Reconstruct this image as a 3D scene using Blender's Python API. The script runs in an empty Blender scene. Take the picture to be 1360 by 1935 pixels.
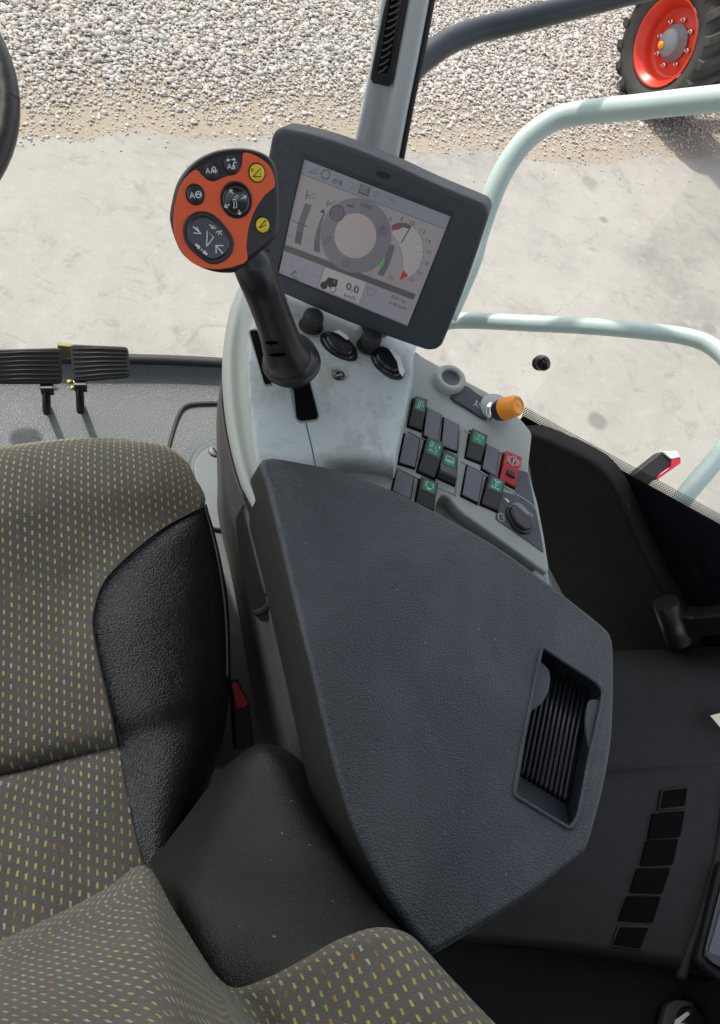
import bpy, bmesh, math, random
import numpy as np
from mathutils import Vector as V, Matrix
random.seed(7); rng = np.random.default_rng(7)
R = math.radians
S = bpy.context.scene
# ------------------------------------------------------------------ camera, world, sun, exposure
CH, F = 1.35, 1307.0
th, ph, az = R(57), R(27), R(34.7)
Hh = V((math.sin(az), math.cos(az), 0)); Zz = V((0, 0, 1))
CD = math.cos(th)*Hh - math.sin(th)*Zz
U0 = math.sin(th)*Hh + math.cos(th)*Zz
R0 = V((math.cos(az), -math.sin(az), 0))
CR = math.cos(ph)*R0 + math.sin(ph)*U0
CU = -math.sin(ph)*R0 + math.cos(ph)*U0
CAM = V((0, 0, CH))
cd = bpy.data.cameras.new('camera'); cam = bpy.data.objects.new('camera', cd); S.collection.objects.link(cam)
cd.sensor_fit = 'VERTICAL'; cd.sensor_height = 24; cd.lens = 24*F/1935; cd.clip_start = .02; cd.clip_end = 400
cam.matrix_world = Matrix(((CR.x, CU.x, -CD.x, CAM.x), (CR.y, CU.y, -CD.y, CAM.y), (CR.z, CU.z, -CD.z, CAM.z), (0, 0, 0, 1)))
S.camera = cam
w = bpy.data.worlds.new('World'); S.world = w; w.use_nodes = True
nt = w.node_tree; bg = nt.nodes['Background']; sky = nt.nodes.new('ShaderNodeTexSky'); sky.sky_type = 'NISHITA'
SUN_EL, SUN_AZ = R(55), R(-28)      # azimuth from +Y towards +X
sky.sun_disc = False; sky.sun_elevation = SUN_EL; sky.sun_rotation = SUN_AZ; sky.dust_density = 2.5; sky.altitude = 100
hs_ = nt.nodes.new('ShaderNodeHueSaturation'); hs_.inputs['Saturation'].default_value = .38; nt.links.new(sky.outputs[0], hs_.inputs['Color']); nt.links.new(hs_.outputs[0], bg.inputs[0]); bg.inputs[1].default_value = 0.15
sd = bpy.data.lights.new('sun', 'SUN'); sd.energy = 2.0; sd.angle = R(2); sd.color = (1, .95, .87)
so = bpy.data.objects.new('sun', sd); S.collection.objects.link(so)
sdir = V((math.sin(SUN_AZ)*math.cos(SUN_EL), math.cos(SUN_AZ)*math.cos(SUN_EL), math.sin(SUN_EL)))
so.rotation_euler = sdir.to_track_quat('Z', 'Y').to_euler(); so.location = (0, 0, 20)
S.view_settings.view_transform = 'Standard'; S.view_settings.look = 'None'; S.view_settings.exposure = 1.2
S.view_settings.gamma = 1; S.view_settings.use_curve_mapping = False
S.render.resolution_x = 720; S.render.resolution_y = 1024
S.render.engine = 'CYCLES'; S.cycles.max_bounces = 8; S.cycles.transparent_max_bounces = 12

# ------------------------------------------------------------------ surveying helpers: sight line -> point on a real plane
def ray(x, y): return CD*F + CR*(x-680) - CU*(y-967.5)
def P(x, y, z):
    r = ray(x, y); return CAM + r*((z-CH)/r.z)
def PD(x, y, d):
    return CAM + ray(x, y)*(d/F)
def proj(p):
    q = p-CAM; k = F/q.dot(CD); return (680+q.dot(CR)*k, 967.5-q.dot(CU)*k)
class Plane:
    def __init__(s, o, n):
        s.o = V(o); s.n = V(n).normalized()
        if s.n.dot(CAM-s.o) < 0: s.n = -s.n
    def at(s, x, y, h=0):
        r = ray(x, y); o = s.o+s.n*h
        return CAM + r*((o-CAM).dot(s.n)/r.dot(s.n))
    def up(s, h): return Plane(s.o+s.n*h, s.n)
def plane3(a, b, c):
    return Plane(a, (b-a).cross(c-a))
def quadplane(px, depth0):      # rectangle seen as four pixels -> plane
    r = [ray(*p)/F for p in px]
    A = np.array([[r[1].x, -r[2].x, r[3].x], [r[1].y, -r[2].y, r[3].y], [r[1].z, -r[2].z, r[3].z]])
    d = np.linalg.solve(A, np.array(r[0]))*depth0
    return plane3(CAM+r[0]*depth0, CAM+r[1]*float(d[0]), CAM+r[3]*float(d[2]))
def spline(pts, n=6, closed=True):
    out = []; N = len(pts)
    pts = [tuple(p) for p in pts]
    for i in range(N if closed else N-1):
        g = lambda k: np.array(pts[k % N] if closed else pts[min(max(k, 0), N-1)], float)
        p0, p1, p2, p3 = g(i-1), g(i), g(i+1), g(i+2)
        for j in range(n):
            t = j/n
            out.append(tuple(.5*((2*p1)+(-p0+p2)*t+(2*p0-5*p1+4*p2-p3)*t*t+(-p0+3*p1-3*p2+p3)*t**3)))
    if not closed: out.append(pts[-1])
    return out
def rounded(pts, r, n=5):       # polygon with rounded corners (any dimension)
    out = []; N = len(pts)
    for i in range(N):
        p = np.array(pts[i], float); a = np.array(pts[i-1], float)-p; b = np.array(pts[(i+1) % N], float)-p
        la, lb = np.linalg.norm(a), np.linalg.norm(b); k = min(r, la*.48, lb*.48)
        A, B = p+a/la*k, p+b/lb*k
        for j in range(n+1):
            t = j/n; out.append(tuple((1-t)**2*A+2*t*(1-t)*p+t*t*B))
    return out

# ------------------------------------------------------------------ materials
MATS = {}
class NB:
    def __init__(s, name):
        s.m = bpy.data.materials.new(name); s.m.use_nodes = True; s.t = s.m.node_tree
        s.b = s.t.nodes['Principled BSDF']; s.out = s.t.nodes['Material Output']; MATS[name] = s.m
    def n(s, typ, **kw):
        nd = s.t.nodes.new('ShaderNode'+typ)
        for k, v in kw.items():
            if k.startswith('i'): nd.inputs[int(k[1:])].default_value = v
            else: setattr(nd, k, v)
        return nd
    def l(s, a, b): s.t.links.new(a, b)
    def math(s, op, a, b=0., c=None):
        nd = s.t.nodes.new('ShaderNodeMath'); nd.operation = op
        for i, q in enumerate((a, b) if c is None else (a, b, c)):
            if isinstance(q, (int, float)): nd.inputs[i].default_value = q
            else: s.l(q, nd.inputs[i])
        return nd.outputs[0]
    def mix(s, fac, a, b):
        nd = s.t.nodes.new('ShaderNodeMix'); nd.data_type = 'RGBA'
        for i, q in ((0, fac), (6, a), (7, b)):
            if isinstance(q, (int, float)): nd.inputs[i].default_value = q
            elif isinstance(q, tuple): nd.inputs[i].default_value = (*q, 1)[:4]
            else: s.l(q, nd.inputs[i])
        return nd.outputs[2]
    def ramp(s, fac, stops, const=False):
        nd = s.t.nodes.new('ShaderNodeValToRGB'); e = nd.color_ramp.elements
        if const: nd.color_ramp.interpolation = 'CONSTANT'
        while len(e) < len(stops): e.new(.5)
        for q, (p, c) in zip(e, stops):
            q.position = p; q.color = (*c, 1) if isinstance(c, tuple) else (c, c, c, 1)
        s.l(fac, nd.inputs[0]); return nd.outputs[0]
    def coord(s, which='Object'):
        return s.n('TexCoord').outputs[which]
    def noise(s, scale, detail=4, vec=None, rough=.55, dist=0.):
        nd = s.n('TexNoise'); nd.inputs['Scale'].default_value = scale; nd.inputs['Detail'].default_value = detail
        nd.inputs['Roughness'].default_value = rough; nd.inputs['Distortion'].default_value = dist
        s.l(vec if vec is not None else s.coord(), nd.inputs['Vector']); return nd.outputs[0]
    def bump(s, h, strength, dist=.001, prev=None):
        nd = s.n('Bump'); nd.inputs['Strength'].default_value = strength; nd.inputs['Distance'].default_value = dist
        s.l(h, nd.inputs['Height'])
        if prev is not None: s.l(prev, nd.inputs['Normal'])
        s.l(nd.outputs[0], s.b.inputs['Normal']); return nd.outputs[0]
    def base(s, c):
        if isinstance(c, tuple): s.b.inputs['Base Color'].default_value = (*c, 1)
        else: s.l(c, s.b.inputs['Base Color'])
    def rough(s, r, spec=.5):
        if isinstance(r, (int, float)): s.b.inputs['Roughness'].default_value = r
        else: s.l(r, s.b.inputs['Roughness'])
        s.b.inputs['Specular IOR Level'].default_value = spec

def plain(name, c, r=.5, metal=0., spec=.5, coat=0., vary=.12, nscale=25, grain=0., gs=900):
    q = NB(name); nz = q.noise(nscale, 5)
    q.base(q.mix(nz, tuple(x*(1-vary) for x in c), tuple(x*(1+vary) for x in c)))
    rr = q.math('MULTIPLY_ADD', q.noise(nscale*3, 4), .25, r-.12)
    q.rough(rr, spec); q.b.inputs['Metallic'].default_value = metal
    q.b.inputs['Coat Weight'].default_value = coat; q.b.inputs['Coat Roughness'].default_value = .08
    if grain: q.bump(q.noise(gs, 2), grain, .0004)
    return q.m
def leather(name, c, r, scale=420, strength=.6, dist=.0006, spec=.5, dust=None):
    q = NB(name); co = q.coord()
    wv = q.n('TexNoise'); wv.inputs['Scale'].default_value = 60; q.l(co, wv.inputs[0])
    ad = q.n('VectorMath', operation='MULTIPLY_ADD'); q.l(wv.outputs['Color'], ad.inputs[0]); ad.inputs[1].default_value = (.004,)*3; q.l(co, ad.inputs[2])
    vo = q.n('TexVoronoi', feature='DISTANCE_TO_EDGE'); vo.inputs['Scale'].default_value = scale; q.l(ad.outputs[0], vo.inputs['Vector'])
    v2 = q.n('TexVoronoi', feature='F1'); v2.inputs['Scale'].default_value = scale*1.7; q.l(ad.outputs[0], v2.inputs['Vector'])
    h = q.math('ADD', q.math('MINIMUM', q.math('MULTIPLY', vo.outputs[0], 4.), 1.), q.math('MULTIPLY', v2.outputs[0], -.35))
    big = q.noise(6, 5, rough=.6)
    col = q.mix(big, tuple(x*.85 for x in c), tuple(x*1.15 for x in c)); col = q.mix(q.math('MULTIPLY', q.math('SUBTRACT', 1., q.math('MINIMUM', q.math('MULTIPLY', vo.outputs[0], 5.), 1.)), .45), col, tuple(x*.45 for x in c))
    if dust is not None:
        d = q.math('ADD', q.math('MULTIPLY', q.ramp(q.noise(5.5, 8, rough=.68, dist=.6), [(.45, 0.), (.75, 1.)]), .40), q.math('MULTIPLY', q.ramp(q.noise(160, 4, rough=.9), [(.68, 0.), (.75, 1.)]), .35))
        col = q.mix(d, col, dust)
    fl = q.ramp(q.noise(150, 2), [(.745, 0.), (.765, 1.)]); col = q.mix(q.math('MULTIPLY', fl, .5), col, (.30, .30, .28))
    q.base(col)
    q.rough(q.math('MULTIPLY_ADD', q.noise(5, 6, rough=.65), .35, r-.17), spec)
    q.bump(h, strength, dist)
    return q.m

leather('pad_leather', (.036, .044, .052), .40, 330, .42, .0010, .5, (.12, .135, .145))
leather('seat_leather', (.011, .011, .012), .34, 300, .5, .0010, .5)
leather('bolster_leather', (.010, .0105, .0105), .36, 520, .45, .0005, .38)
leather('door_leather', (.0085, .0084, .0088), .62, 500, .7, .0008, .25)
leather('mat_vinyl', (.12, .13, .13), .55, 170, .55, .0010, .4)
plain('pad_side', (.017, .016, .015), .6, grain=.5)
plain('skirt_plastic', (.075, .071, .064), .6, grain=.5, vary=.1)
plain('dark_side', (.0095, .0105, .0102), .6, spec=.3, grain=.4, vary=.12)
plain('dark_side_low', (.022, .024, .023), .65, grain=.4)
plain('black_plastic', (.013, .013, .014), .38, grain=.15)
plain('black_gloss', (.010, .010, .013), .14, coat=.4, vary=.05)
plain('groove_black', (.001, .001, .001), .9, spec=0.)
plain('matte_black', (.003, .003, .003), .9, spec=.08)
plain('rubber', (.016, .016, .017), .65, grain=.4)
plain('grip_rubber', (.013, .013, .014), .33, vary=.08, spec=.5)
plain('housing_grey', (.038, .045, .055), .55, grain=.5, vary=.06)
plain('housing_dark', (.024, .029, .037), .5, grain=.4, vary=.05)
plain('switch_grey', (.09, .095, .115), .35, vary=.06, coat=.15)
plain('switch_cap', (.040, .040, .044), .45, vary=.1)
plain('switch_green', (.018, .20, .11), .45, vary=.1)
plain('decal_grey', (.060, .066, .080), .5, vary=.05)
plain('decal_dark', (.030, .034, .045), .5, vary=.05)
plain('mark_white', (.72, .74, .74), .5, vary=.03)
plain('mark_dark', (.02, .02, .02), .5, vary=.03)
plain('button_grey', (.026, .028, .034), .42, vary=.05)
plain('yellow', (.82, .60, .02), .4, vary=.05)
plain('lever_orange', (.82, .11, .025), .42, vary=.06)
plain('knob_orange', (.85, .30, .02), .38, vary=.06)
plain('red_switch', (.52, .035, .045), .4, vary=.1)
plain('maroon', (.20, .01, .04), .45, vary=.05)
plain('red_rim', (.62, .035, .012), .35, vary=.15, nscale=6)
plain('buckle_red', (.62, .012, .02), .3, coat=.3)
plain('chrome', (.6, .6, .6), .22, metal=1)
plain('brass', (.55, .48, .12), .35, metal=.8)
plain('olive_bracket', (.25, .21, .09), .6)
plain('hub_grey', (.20, .21, .22), .5, vary=.15)
plain('white_lens', (.75, .75, .75), .3)
plain('red_lens', (.55, .02, .06), .25, coat=.4)
plain('arm_blue_black', (.010, .015, .021), .42, nscale=6, vary=.3, spec=.35)
plain('paper', (.8, .78, .6), .7)
plain('flap', (.055, .062, .070), .55, grain=.4)
plain('pedal_rubber', (.012, .012, .013), .55, vary=.25)
plain('pillar_light', (.40, .43, .44), .5, vary=.03, nscale=8, grain=.3)
plain('pillar_dark', (.25, .28, .31), .5, vary=.05, nscale=8, grain=.3)
plain('tray_grey', (.013, .016, .022), .30, vary=.08)
plain('rocker_red_hole', (.01, .005, .006), .5)
plain('body_red', (.5, .04, .02), .4)
plain('pod_grey', (.095, .11, .115), .5, nscale=12, vary=.1, grain=.4)
plain('base_green', (.06, .072, .069), .55, nscale=8, vary=.2, grain=.3)

def mint_mat(name, c, worn):
    q = NB(name); co = q.coord()
    a = q.noise(7, 9, rough=.7, dist=.8); b = q.noise(38, 8, rough=.7)
    m = q.ramp(q.math('MULTIPLY_ADD', b, .35, q.math('MULTIPLY', a, .75)), [(.50, 0.), (.58, 1.)])
    col = q.mix(q.noise(4, 3), tuple(x*.92 for x in c), tuple(x*1.06 for x in c))
    if worn:
        col = q.mix(q.math('MULTIPLY', m, .8), col, (.47, .53, .535))
        sc = q.ramp(q.noise(120, 5, rough=.8), [(.66, 0.), (.72, 1.)])
        col = q.mix(q.math('MULTIPLY', sc, .25), col, (.60, .66, .66))
        q.rough(q.math('MULTIPLY_ADD', m, -.22, .52), .5)
    else: q.rough(q.math('MULTIPLY_ADD', b, .2, .4), .4)
    q.base(col); q.bump(q.noise(1100, 2), .25, .0003)
mint_mat('mint', (.40, .425, .38), False)
mint_mat('mint_worn', (.35, .38, .36), True)
mint_mat('mint_panel', (.33, .36, .34), False)
mint_mat('mint_shade', (.20, .225, .20), False)  # darker mint, the shade of recesses put into the colour
plain('mint_rail', (.37, .46, .43), .40, vary=.13, nscale=14, coat=.1)

def fabric(name, base):
    q = NB(name); uv = q.n('UVMap').outputs[0]; sp = q.n('SeparateXYZ'); q.l(uv, sp.inputs[0])
    nz = q.n('TexNoise'); nz.inputs['Scale'].default_value = 260; q.l(uv, nz.inputs[0])
    jx = q.math('MULTIPLY_ADD', nz.outputs[0], .0022, sp.outputs[0])
    x = q.math('DIVIDE', jx, .0084); cx = q.math('FLOOR', x); fx = q.math('SUBTRACT', x, cx)
    od = q.math('MULTIPLY', q.math('ADD', cx, 1000.), .345)
    y = q.math('ADD', q.math('DIVIDE', sp.outputs[1], .0122), od); cy = q.math('FLOOR', y); fy = q.math('SUBTRACT', y, cy)
    dx = q.math('ABSOLUTE', q.math('SUBTRACT', fx, .5)); dy = q.math('ABSOLUTE', q.math('SUBTRACT', fy, .5))
    th_ = q.n('TexNoise'); th_.inputs['Scale'].default_value = 1500; q.l(uv, th_.inputs[0])
    r = q.math('SUBTRACT', q.math('MAXIMUM', q.math('DIVIDE', dx, .140), q.math('DIVIDE', dy, .24)), q.math('MULTIPLY', th_.outputs[0], .9))
    mask = q.ramp(r, [(.35, 1.), (.62, 0.)])
    cb = q.n('CombineXYZ'); q.l(cx, cb.inputs[0]); q.l(cy, cb.inputs[1])
    wn = q.n('TexWhiteNoise'); q.l(cb.outputs[0], wn.inputs[0])
    dc = q.ramp(wn.outputs[0], [(0, (.46, .46, .10)), (.34, (.33, .41, .08)), (.62, (.46, .42, .12)), (.80, (.48, .47, .34)), (.88, (.44, .24, .07)), (.94, (.19, .20, .07))], True)
    weave = q.n('TexNoise'); weave.inputs['Scale'].default_value = 700; weave.inputs['Detail'].default_value = 3
    mp = q.n('Mapping'); mp.inputs['Scale'].default_value = (.45, 1.6, 1); q.l(uv, mp.inputs[0]); q.l(mp.outputs[0], weave.inputs[0])
    bc = q.mix(weave.outputs[0], tuple(v*.5 for v in base), tuple(v*1.5 for v in base))
    wear = q.ramp(q.noise(9, 6, vec=uv, rough=.65), [(.3, .80), (.7, 1.14)]); fin = q.mix(q.math('MULTIPLY', mask, .92), bc, dc); mm = q.n('MixRGB', blend_type='MULTIPLY'); mm.inputs[0].default_value = 1; q.l(fin, mm.inputs[1]); q.l(wear, mm.inputs[2]); q.base(mm.outputs[0]); q.rough(.95, .15)
    q.b.inputs['Sheen Weight'].default_value = .15; q.b.inputs['Sheen Roughness'].default_value = .5
    h = q.math('MULTIPLY_ADD', mask, .7, weave.outputs[0]); q.bump(h, .9, .0009)
fabric('seat_fabric', (.120, .104, .094))

def glass(name, frit=False):
    q = NB(name); t = q.t
    tr = q.n('BsdfTransparent'); tr.inputs[0].default_value = (.96, .975, .965, 1)
    gl = q.n('BsdfGlossy'); gl.inputs['Roughness'].default_value = .03
    fr = q.n('Fresnel'); fr.inputs[0].default_value = 1.45
    mx = q.n('MixShader'); q.l(q.math('MULTIPLY', fr.outputs[0], .55), mx.inputs[0]); q.l(tr.outputs[0], mx.inputs[1]); q.l(gl.outputs[0], mx.inputs[2])
    df = q.n('BsdfDiffuse'); df.inputs[0].default_value = (.55, .53, .48, 1)
    dm = q.n('MixShader'); q.l(q.math('MULTIPLY', q.ramp(q.noise(3.5, 8, rough=.7, dist=1.), [(.42, 0.), (.75, 1.)]), .09), dm.inputs[0]); q.l(mx.outputs[0], dm.inputs[1]); q.l(df.outputs[0], dm.inputs[2])
    res = dm.outputs[0]
    if frit:      # printed black dots growing towards the solid band
        uv = q.n('UVMap').outputs[0]; sp = q.n('SeparateXYZ'); q.l(uv, sp.inputs[0])
        y = q.math('DIVIDE', sp.outputs[1], .0034); cy = q.math('FLOOR', y)
        x = q.math('ADD', q.math('DIVIDE', sp.outputs[0], .0042), q.math('MULTIPLY', q.math('MODULO', cy, 2.), .5))
        fx = q.math('SUBTRACT', q.math('FRACT', x), .5); fy = q.math('SUBTRACT', q.math('FRACT', y), .5)
        d = q.math('SQRT', q.math('ADD', q.math('MULTIPLY', fx, fx), q.math('MULTIPLY', fy, fy)))
        thr = q.math('MULTIPLY_ADD', sp.outputs[1], -6.0, .50)
        m = q.math('LESS_THAN', d, thr)
        q.rough(.4); q.base((.01, .01, .011))
        m2 = q.n('MixShader'); q.l(m, m2.inputs[0]); q.l(res, m2.inputs[1]); q.l(q.b.outputs[0], m2.inputs[2]); res = m2.outputs[0]
    q.l(res, q.out.inputs[0])
glass('clear_glass'); glass('frit_dots', True)
plain('frit_black', (.008, .009, .013), .12, coat=.3, vary=.3, nscale=10)

def lcd(name, c, e=.062, r=.34):
    q = NB(name); q.base(tuple(x*.12 for x in c)); q.rough(r, .5)
    q.b.inputs['Emission Color'].default_value = (*c, 1); q.b.inputs['Emission Strength'].default_value = e*1.6
    return q.m
for nm, c in dict(lcd_main=(.62, .58, .60), lcd_head=(.46, .49, .58), lcd_bar=(.22, .2, .22), lcd_ring=(.38, .37, .43), lcd_core=(.78, .70, .70),
                  lcd_dark=(.08, .075, .09), lcd_mid=(.27, .26, .32), lcd_light=(.80, .76, .80), lcd_green=(.15, .9, .12), lcd_red=(.85, .1, .12), lcd_cell=(.56, .55, .64), lcd_pink=(.72, .56, .58)).items(): lcd(nm, c)

def concrete():
    q = NB('concrete'); co = q.coord()
    a = q.noise(.9, 8, rough=.65); b = q.noise(7, 8, rough=.7); c = q.noise(60, 4)
    col = q.ramp(a, [(.3, (0.176, 0.170, 0.155)), (.5, (0.257, 0.247, 0.220)), (.72, (0.299, 0.290, 0.259))])
    col = q.mix(q.ramp(b, [(.35, 0.), (.75, .6)]), col, (0.304, 0.290, 0.258))
    st = q.ramp(q.noise(1.9, 6, rough=.75, dist=.5), [(.60, 0.), (.72, 1.)])
    col = q.mix(q.math('MULTIPLY', st, .6), col, (0.142, 0.138, 0.129))
    # round oil stains
    sx = q.n('SeparateXYZ'); q.l(co, sx.inputs[0]); nzz = q.math('MULTIPLY_ADD', q.noise(9, 5), .30, -.15)
    for (cx, cy, rr, amt) in STAINS:
        dx = q.math('SUBTRACT', sx.outputs[0], cx); dy = q.math('SUBTRACT', sx.outputs[1], cy)
        d = q.math('ADD', q.math('SQRT', q.math('ADD', q.math('MULTIPLY', dx, dx), q.math('MULTIPLY', dy, dy))), q.math('MULTIPLY', nzz, rr*2))
        m = q.math('MULTIPLY', q.ramp(q.math('DIVIDE', d, rr), [(.6, 1.), (1., 0.)]), amt)
        col = q.mix(m, col, (0.095, 0.092, 0.086))
    # sand spilled along the gravel edge
    e = q.math('SUBTRACT', q.math('MULTIPLY_ADD', q.noise(1.6, 7, rough=.7), 1.3, -.65), q.math('SUBTRACT', q.math('MULTIPLY_ADD', sx.outputs[0], .123, 4.62), sx.outputs[1]))
    col = q.mix(q.ramp(e, [(-.0, 0.), (.42, .9)]), col, (0.267, 0.224, 0.168))
    st2 = q.ramp(q.noise(4.2, 9, rough=.8, dist=1.), [(.54, 0.), (.66, 1.)]); col = q.mix(q.math('MULTIPLY', st2, .5), col, (0.146, 0.140, 0.129))
    st3 = q.ramp(q.noise(14, 7, rough=.8, dist=.6), [(.58, 0.), (.66, 1.)]); col = q.mix(q.math('MULTIPLY', st3, .4), col, (0.363, 0.349, 0.314))
    sp = q.ramp(q.noise(38, 5, rough=.8), [(.66, 0.), (.70, 1.)]); col = q.mix(q.math('MULTIPLY', sp, .6), col, (0.138, 0.129, 0.116))
    vo = q.n('TexVoronoi', feature='DISTANCE_TO_EDGE'); vo.inputs['Scale'].default_value = .45
    wob = q.n('TexNoise'); wob.inputs['Scale'].default_value = 3; wob.inputs['Detail'].default_value = 8; q.l(co, wob.inputs[0])
    ad = q.n('VectorMath', operation='MULTIPLY_ADD'); q.l(wob.outputs['Color'], ad.inputs[0]); ad.inputs[1].default_value = (.5,)*3; q.l(co, ad.inputs[2]); q.l(ad.outputs[0], vo.inputs['Vector'])
    cr = q.math('MULTIPLY', q.ramp(vo.outputs[0], [(0, 1.), (.004, 0.)]), q.ramp(q.noise(.6, 2), [(.5, 0.), (.6, .55)]))
    col = q.mix(cr, col, (0.138, 0.129, 0.112))
    q.base(col); q.rough(.9, .2); q.bump(q.math('ADD', c, b), .5, .006)
STAINS = []
for (x, y, r, a) in ((1128, 795, .085, .55), (1115, 345, .10, .35), (1140, 415, .05, .5), (1275, 1000, .05, .3), (1340, 620, .08, .3), (870, 480, .06, .3)):
    p = P(x, y, -1.8); STAINS.append((p.x, p.y, r, a))
concrete()
def gravelmats():
    q = NB('gravel_stone'); g = q.n('NewGeometry'); 
    col = q.ramp(g.outputs['Random Per Island'], [(0, (0.437, 0.402, 0.348)), (.16, (0.302, 0.279, 0.245)), (.3, (0.521, 0.484, 0.427)), (.45, (0.386, 0.303, 0.245)), (.55, (0.353, 0.336, 0.316)), (.66, (0.454, 0.353, 0.284)), (.76, (0.588, 0.549, 0.490)), (.88, (0.403, 0.361, 0.292)), (.96, (0.185, 0.172, 0.158))], True)
    q.base(q.mix(q.noise(40, 4), col, (0.361, 0.344, 0.318))); q.rough(.85, .25); q.bump(q.noise(150, 3), .4, .003)
    q = NB('gravel_bed'); q.base(q.ramp(q.noise(30, 6, rough=.8), [(.3, (0.215, 0.185, 0.142)), (.65, (0.318, 0.271, 0.211))])); q.rough(.95, .1); q.bump(q.noise(60, 5), .8, .01)
gravelmats()
def tyremat():
    q = NB('tyre'); q.base(q.mix(q.noise(5, 6), (.035, .034, .032), (.085, .08, .072))); q.rough(.85, .2); q.bump(q.noise(80, 4), .4, .003)
tyremat()
M = MATS

# ------------------------------------------------------------------ mesh building
class MB:
    def __init__(s): s.v = []; s.f = []; s.m = []; s.s = []; s.uv = {}; s.mats = []
    def mi(s, mat):
        if mat not in s.mats: s.mats.append(mat)
        return s.mats.index(mat)
    def add(s, vs, fs, mat, smooth=False, uvs=None):
        o = len(s.v); s.v += [tuple(v) for v in vs]; k = s.mi(mat)
        for i, f in enumerate(fs):
            s.f.append([a+o for a in f]); s.m.append(k); s.s.append(smooth if isinstance(smooth, bool) else smooth[i])
        if uvs:
            for i, u in enumerate(uvs): s.uv[o+i] = u
    def prism(s, top, n, thick, mat, r=0., seg=4, flare=0., hole=None, hmat=None, hdepth=.01, left=0., smat=None):
        """solid under a planar loop; top edge rounded with radius r"""
        N = len(top); top = [V(p) for p in top]; n = V(n)
        ar = V((0, 0, 0))
        for i in range(N): ar += top[i].cross(top[(i+1) % N])
        if ar.dot(n) < 0: top = top[::-1]
        def offset(loop, d):
            out = []
            for i in range(N):
                a, p, b = loop[i-1], loop[i], loop[(i+1) % N]
                e1 = (p-a); e2 = (b-p)
                if e1.length < 1e-9: e1 = e2
                if e2.length < 1e-9: e2 = e1
                m = (n.cross(e1.normalized())+n.cross(e2.normalized()))
                if m.length < 1e-6: m = n.cross(e1)
                m.normalize(); c = max(.5, m.dot(n.cross(e1.normalized())))
                out.append(p+m*(d/c))
            return out
        rings = []
        if r > 0:
            for k in range(seg+1):
                a = math.pi/2*k/seg
                rings.append([p-n*(r*(1-math.cos(a))) for p in offset(top, r*(1-math.sin(a)))])
        else: rings.append(top)
        lastr = offset(top, -flare); of1 = offset(top, -.001)
        rings.append([p-n*thick+V((-1, 0, 0))*left*max(0., (V((-1, .1, 0))).dot((o1-t1).normalized())) for p, o1, t1 in zip(lastr, of1, top)])
        vs = [p for q in rings for p in q]; fs = [list(range(N))]; sm = [False]
        if hole:
            from mathutils.geometry import tessellate_polygon
            H_ = [V(p) for p in hole]; o0 = len(vs); K = len(H_)
            tr = tessellate_polygon([rings[0], H_]); mp = lambda i: i if i < N else o0+i-N
            fs = []; sm = []
            for t in tr:
                a, b, c = [(rings[0]+H_)[i] for i in t]
                if (b-a).cross(c-a).length < 1e-12: continue
                fs.append([mp(i) for i in (t if (b-a).cross(c-a).dot(n) > 0 else t[::-1])]); sm.append(False)
            vs += H_
            lo = [p-n*hdepth for p in H_]
            hv = [*H_, *lo]; s.add(hv, [[i, (i+1) % K, K+(i+1) % K, K+i] for i in range(K)]+[[K+i for i in range(K)]], hmat or mat, False)
        for k in range(len(rings)-1):
            for i in range(N):
                j = (i+1) % N; fs.append([k*N+i, (k+1)*N+i, (k+1)*N+j, k*N+j]); sm.append(r > 0)
        fs.append([(len(rings)-1)*N+i for i in range(N)][::-1]); sm.append(False)
        s.add(vs, fs, mat, sm)
        if smat:
            k = s.mi(smat)
            for q in range(1, N+2): s.m[-q] = k
    def tube(s, path, rad, mat, seg=14, cap=True):
        pts = [V(p) for p in path]; N = len(pts)
        rad = rad if isinstance(rad, (list, tuple)) else [rad]*N
        t0 = (pts[1]-pts[0]).normalized(); a = t0.orthogonal().normalized(); vs = []; 
        for i, p in enumerate(pts):
            t = (pts[min(i+1, N-1)]-pts[max(i-1, 0)]).normalized()
            a = (a-t*a.dot(t)).normalized(); b = t.cross(a)
            for k in range(seg):
                an = 2*math.pi*k/seg; vs.append(p+(a*math.cos(an)+b*math.sin(an))*rad[i])
        fs = []
        for i in range(N-1):
            for k in range(seg):
                j = (k+1) % seg; fs.append([i*seg+k, i*seg+j, (i+1)*seg+j, (i+1)*seg+k])
        sm = [True]*len(fs)
        if cap: fs += [list(range(seg))[::-1], [(N-1)*seg+k for k in range(seg)]]; sm += [False, False]
        s.add(vs, fs, mat, sm)
    def rings(s, rings, mat, cap=True):
        N = len(rings[0]); fs = []; 
        for k in range(len(rings)-1):
            for i in range(N):
                j = (i+1) % N; fs.append([k*N+i, k*N+j, (k+1)*N+j, (k+1)*N+i])
        sm = [True]*len(fs)
        if cap: fs += [list(range(N))[::-1], [(len(rings)-1)*N+i for i in range(N)]]; sm += [False, False]
        s.add([p for q in rings for p in q], fs, mat, sm)
    def lathe(s, c, axis, prof, mat, seg=32, smooth=True, ex=1., exdir=None):
        c = V(c); t = V(axis).normalized(); a = (V(exdir)-t*V(exdir).dot(t)).normalized() if exdir is not None else t.orthogonal().normalized(); b = t.cross(a)
        rr = []
        for r, h in prof:
            rr.append([c+t*h+(a*math.cos(2*math.pi*k/seg)*ex+b*math.sin(2*math.pi*k/seg))*max(r, 1e-5) for k in range(seg)])
        N = seg; fs = []; sm = []
        for k in range(len(rr)-1):
            for i in range(N):
                j = (i+1) % N; fs.append([k*N+i, k*N+j, (k+1)*N+j, (k+1)*N+i]); sm.append(smooth)
        s.add([p for q in rr for p in q], fs, mat, sm)
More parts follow.
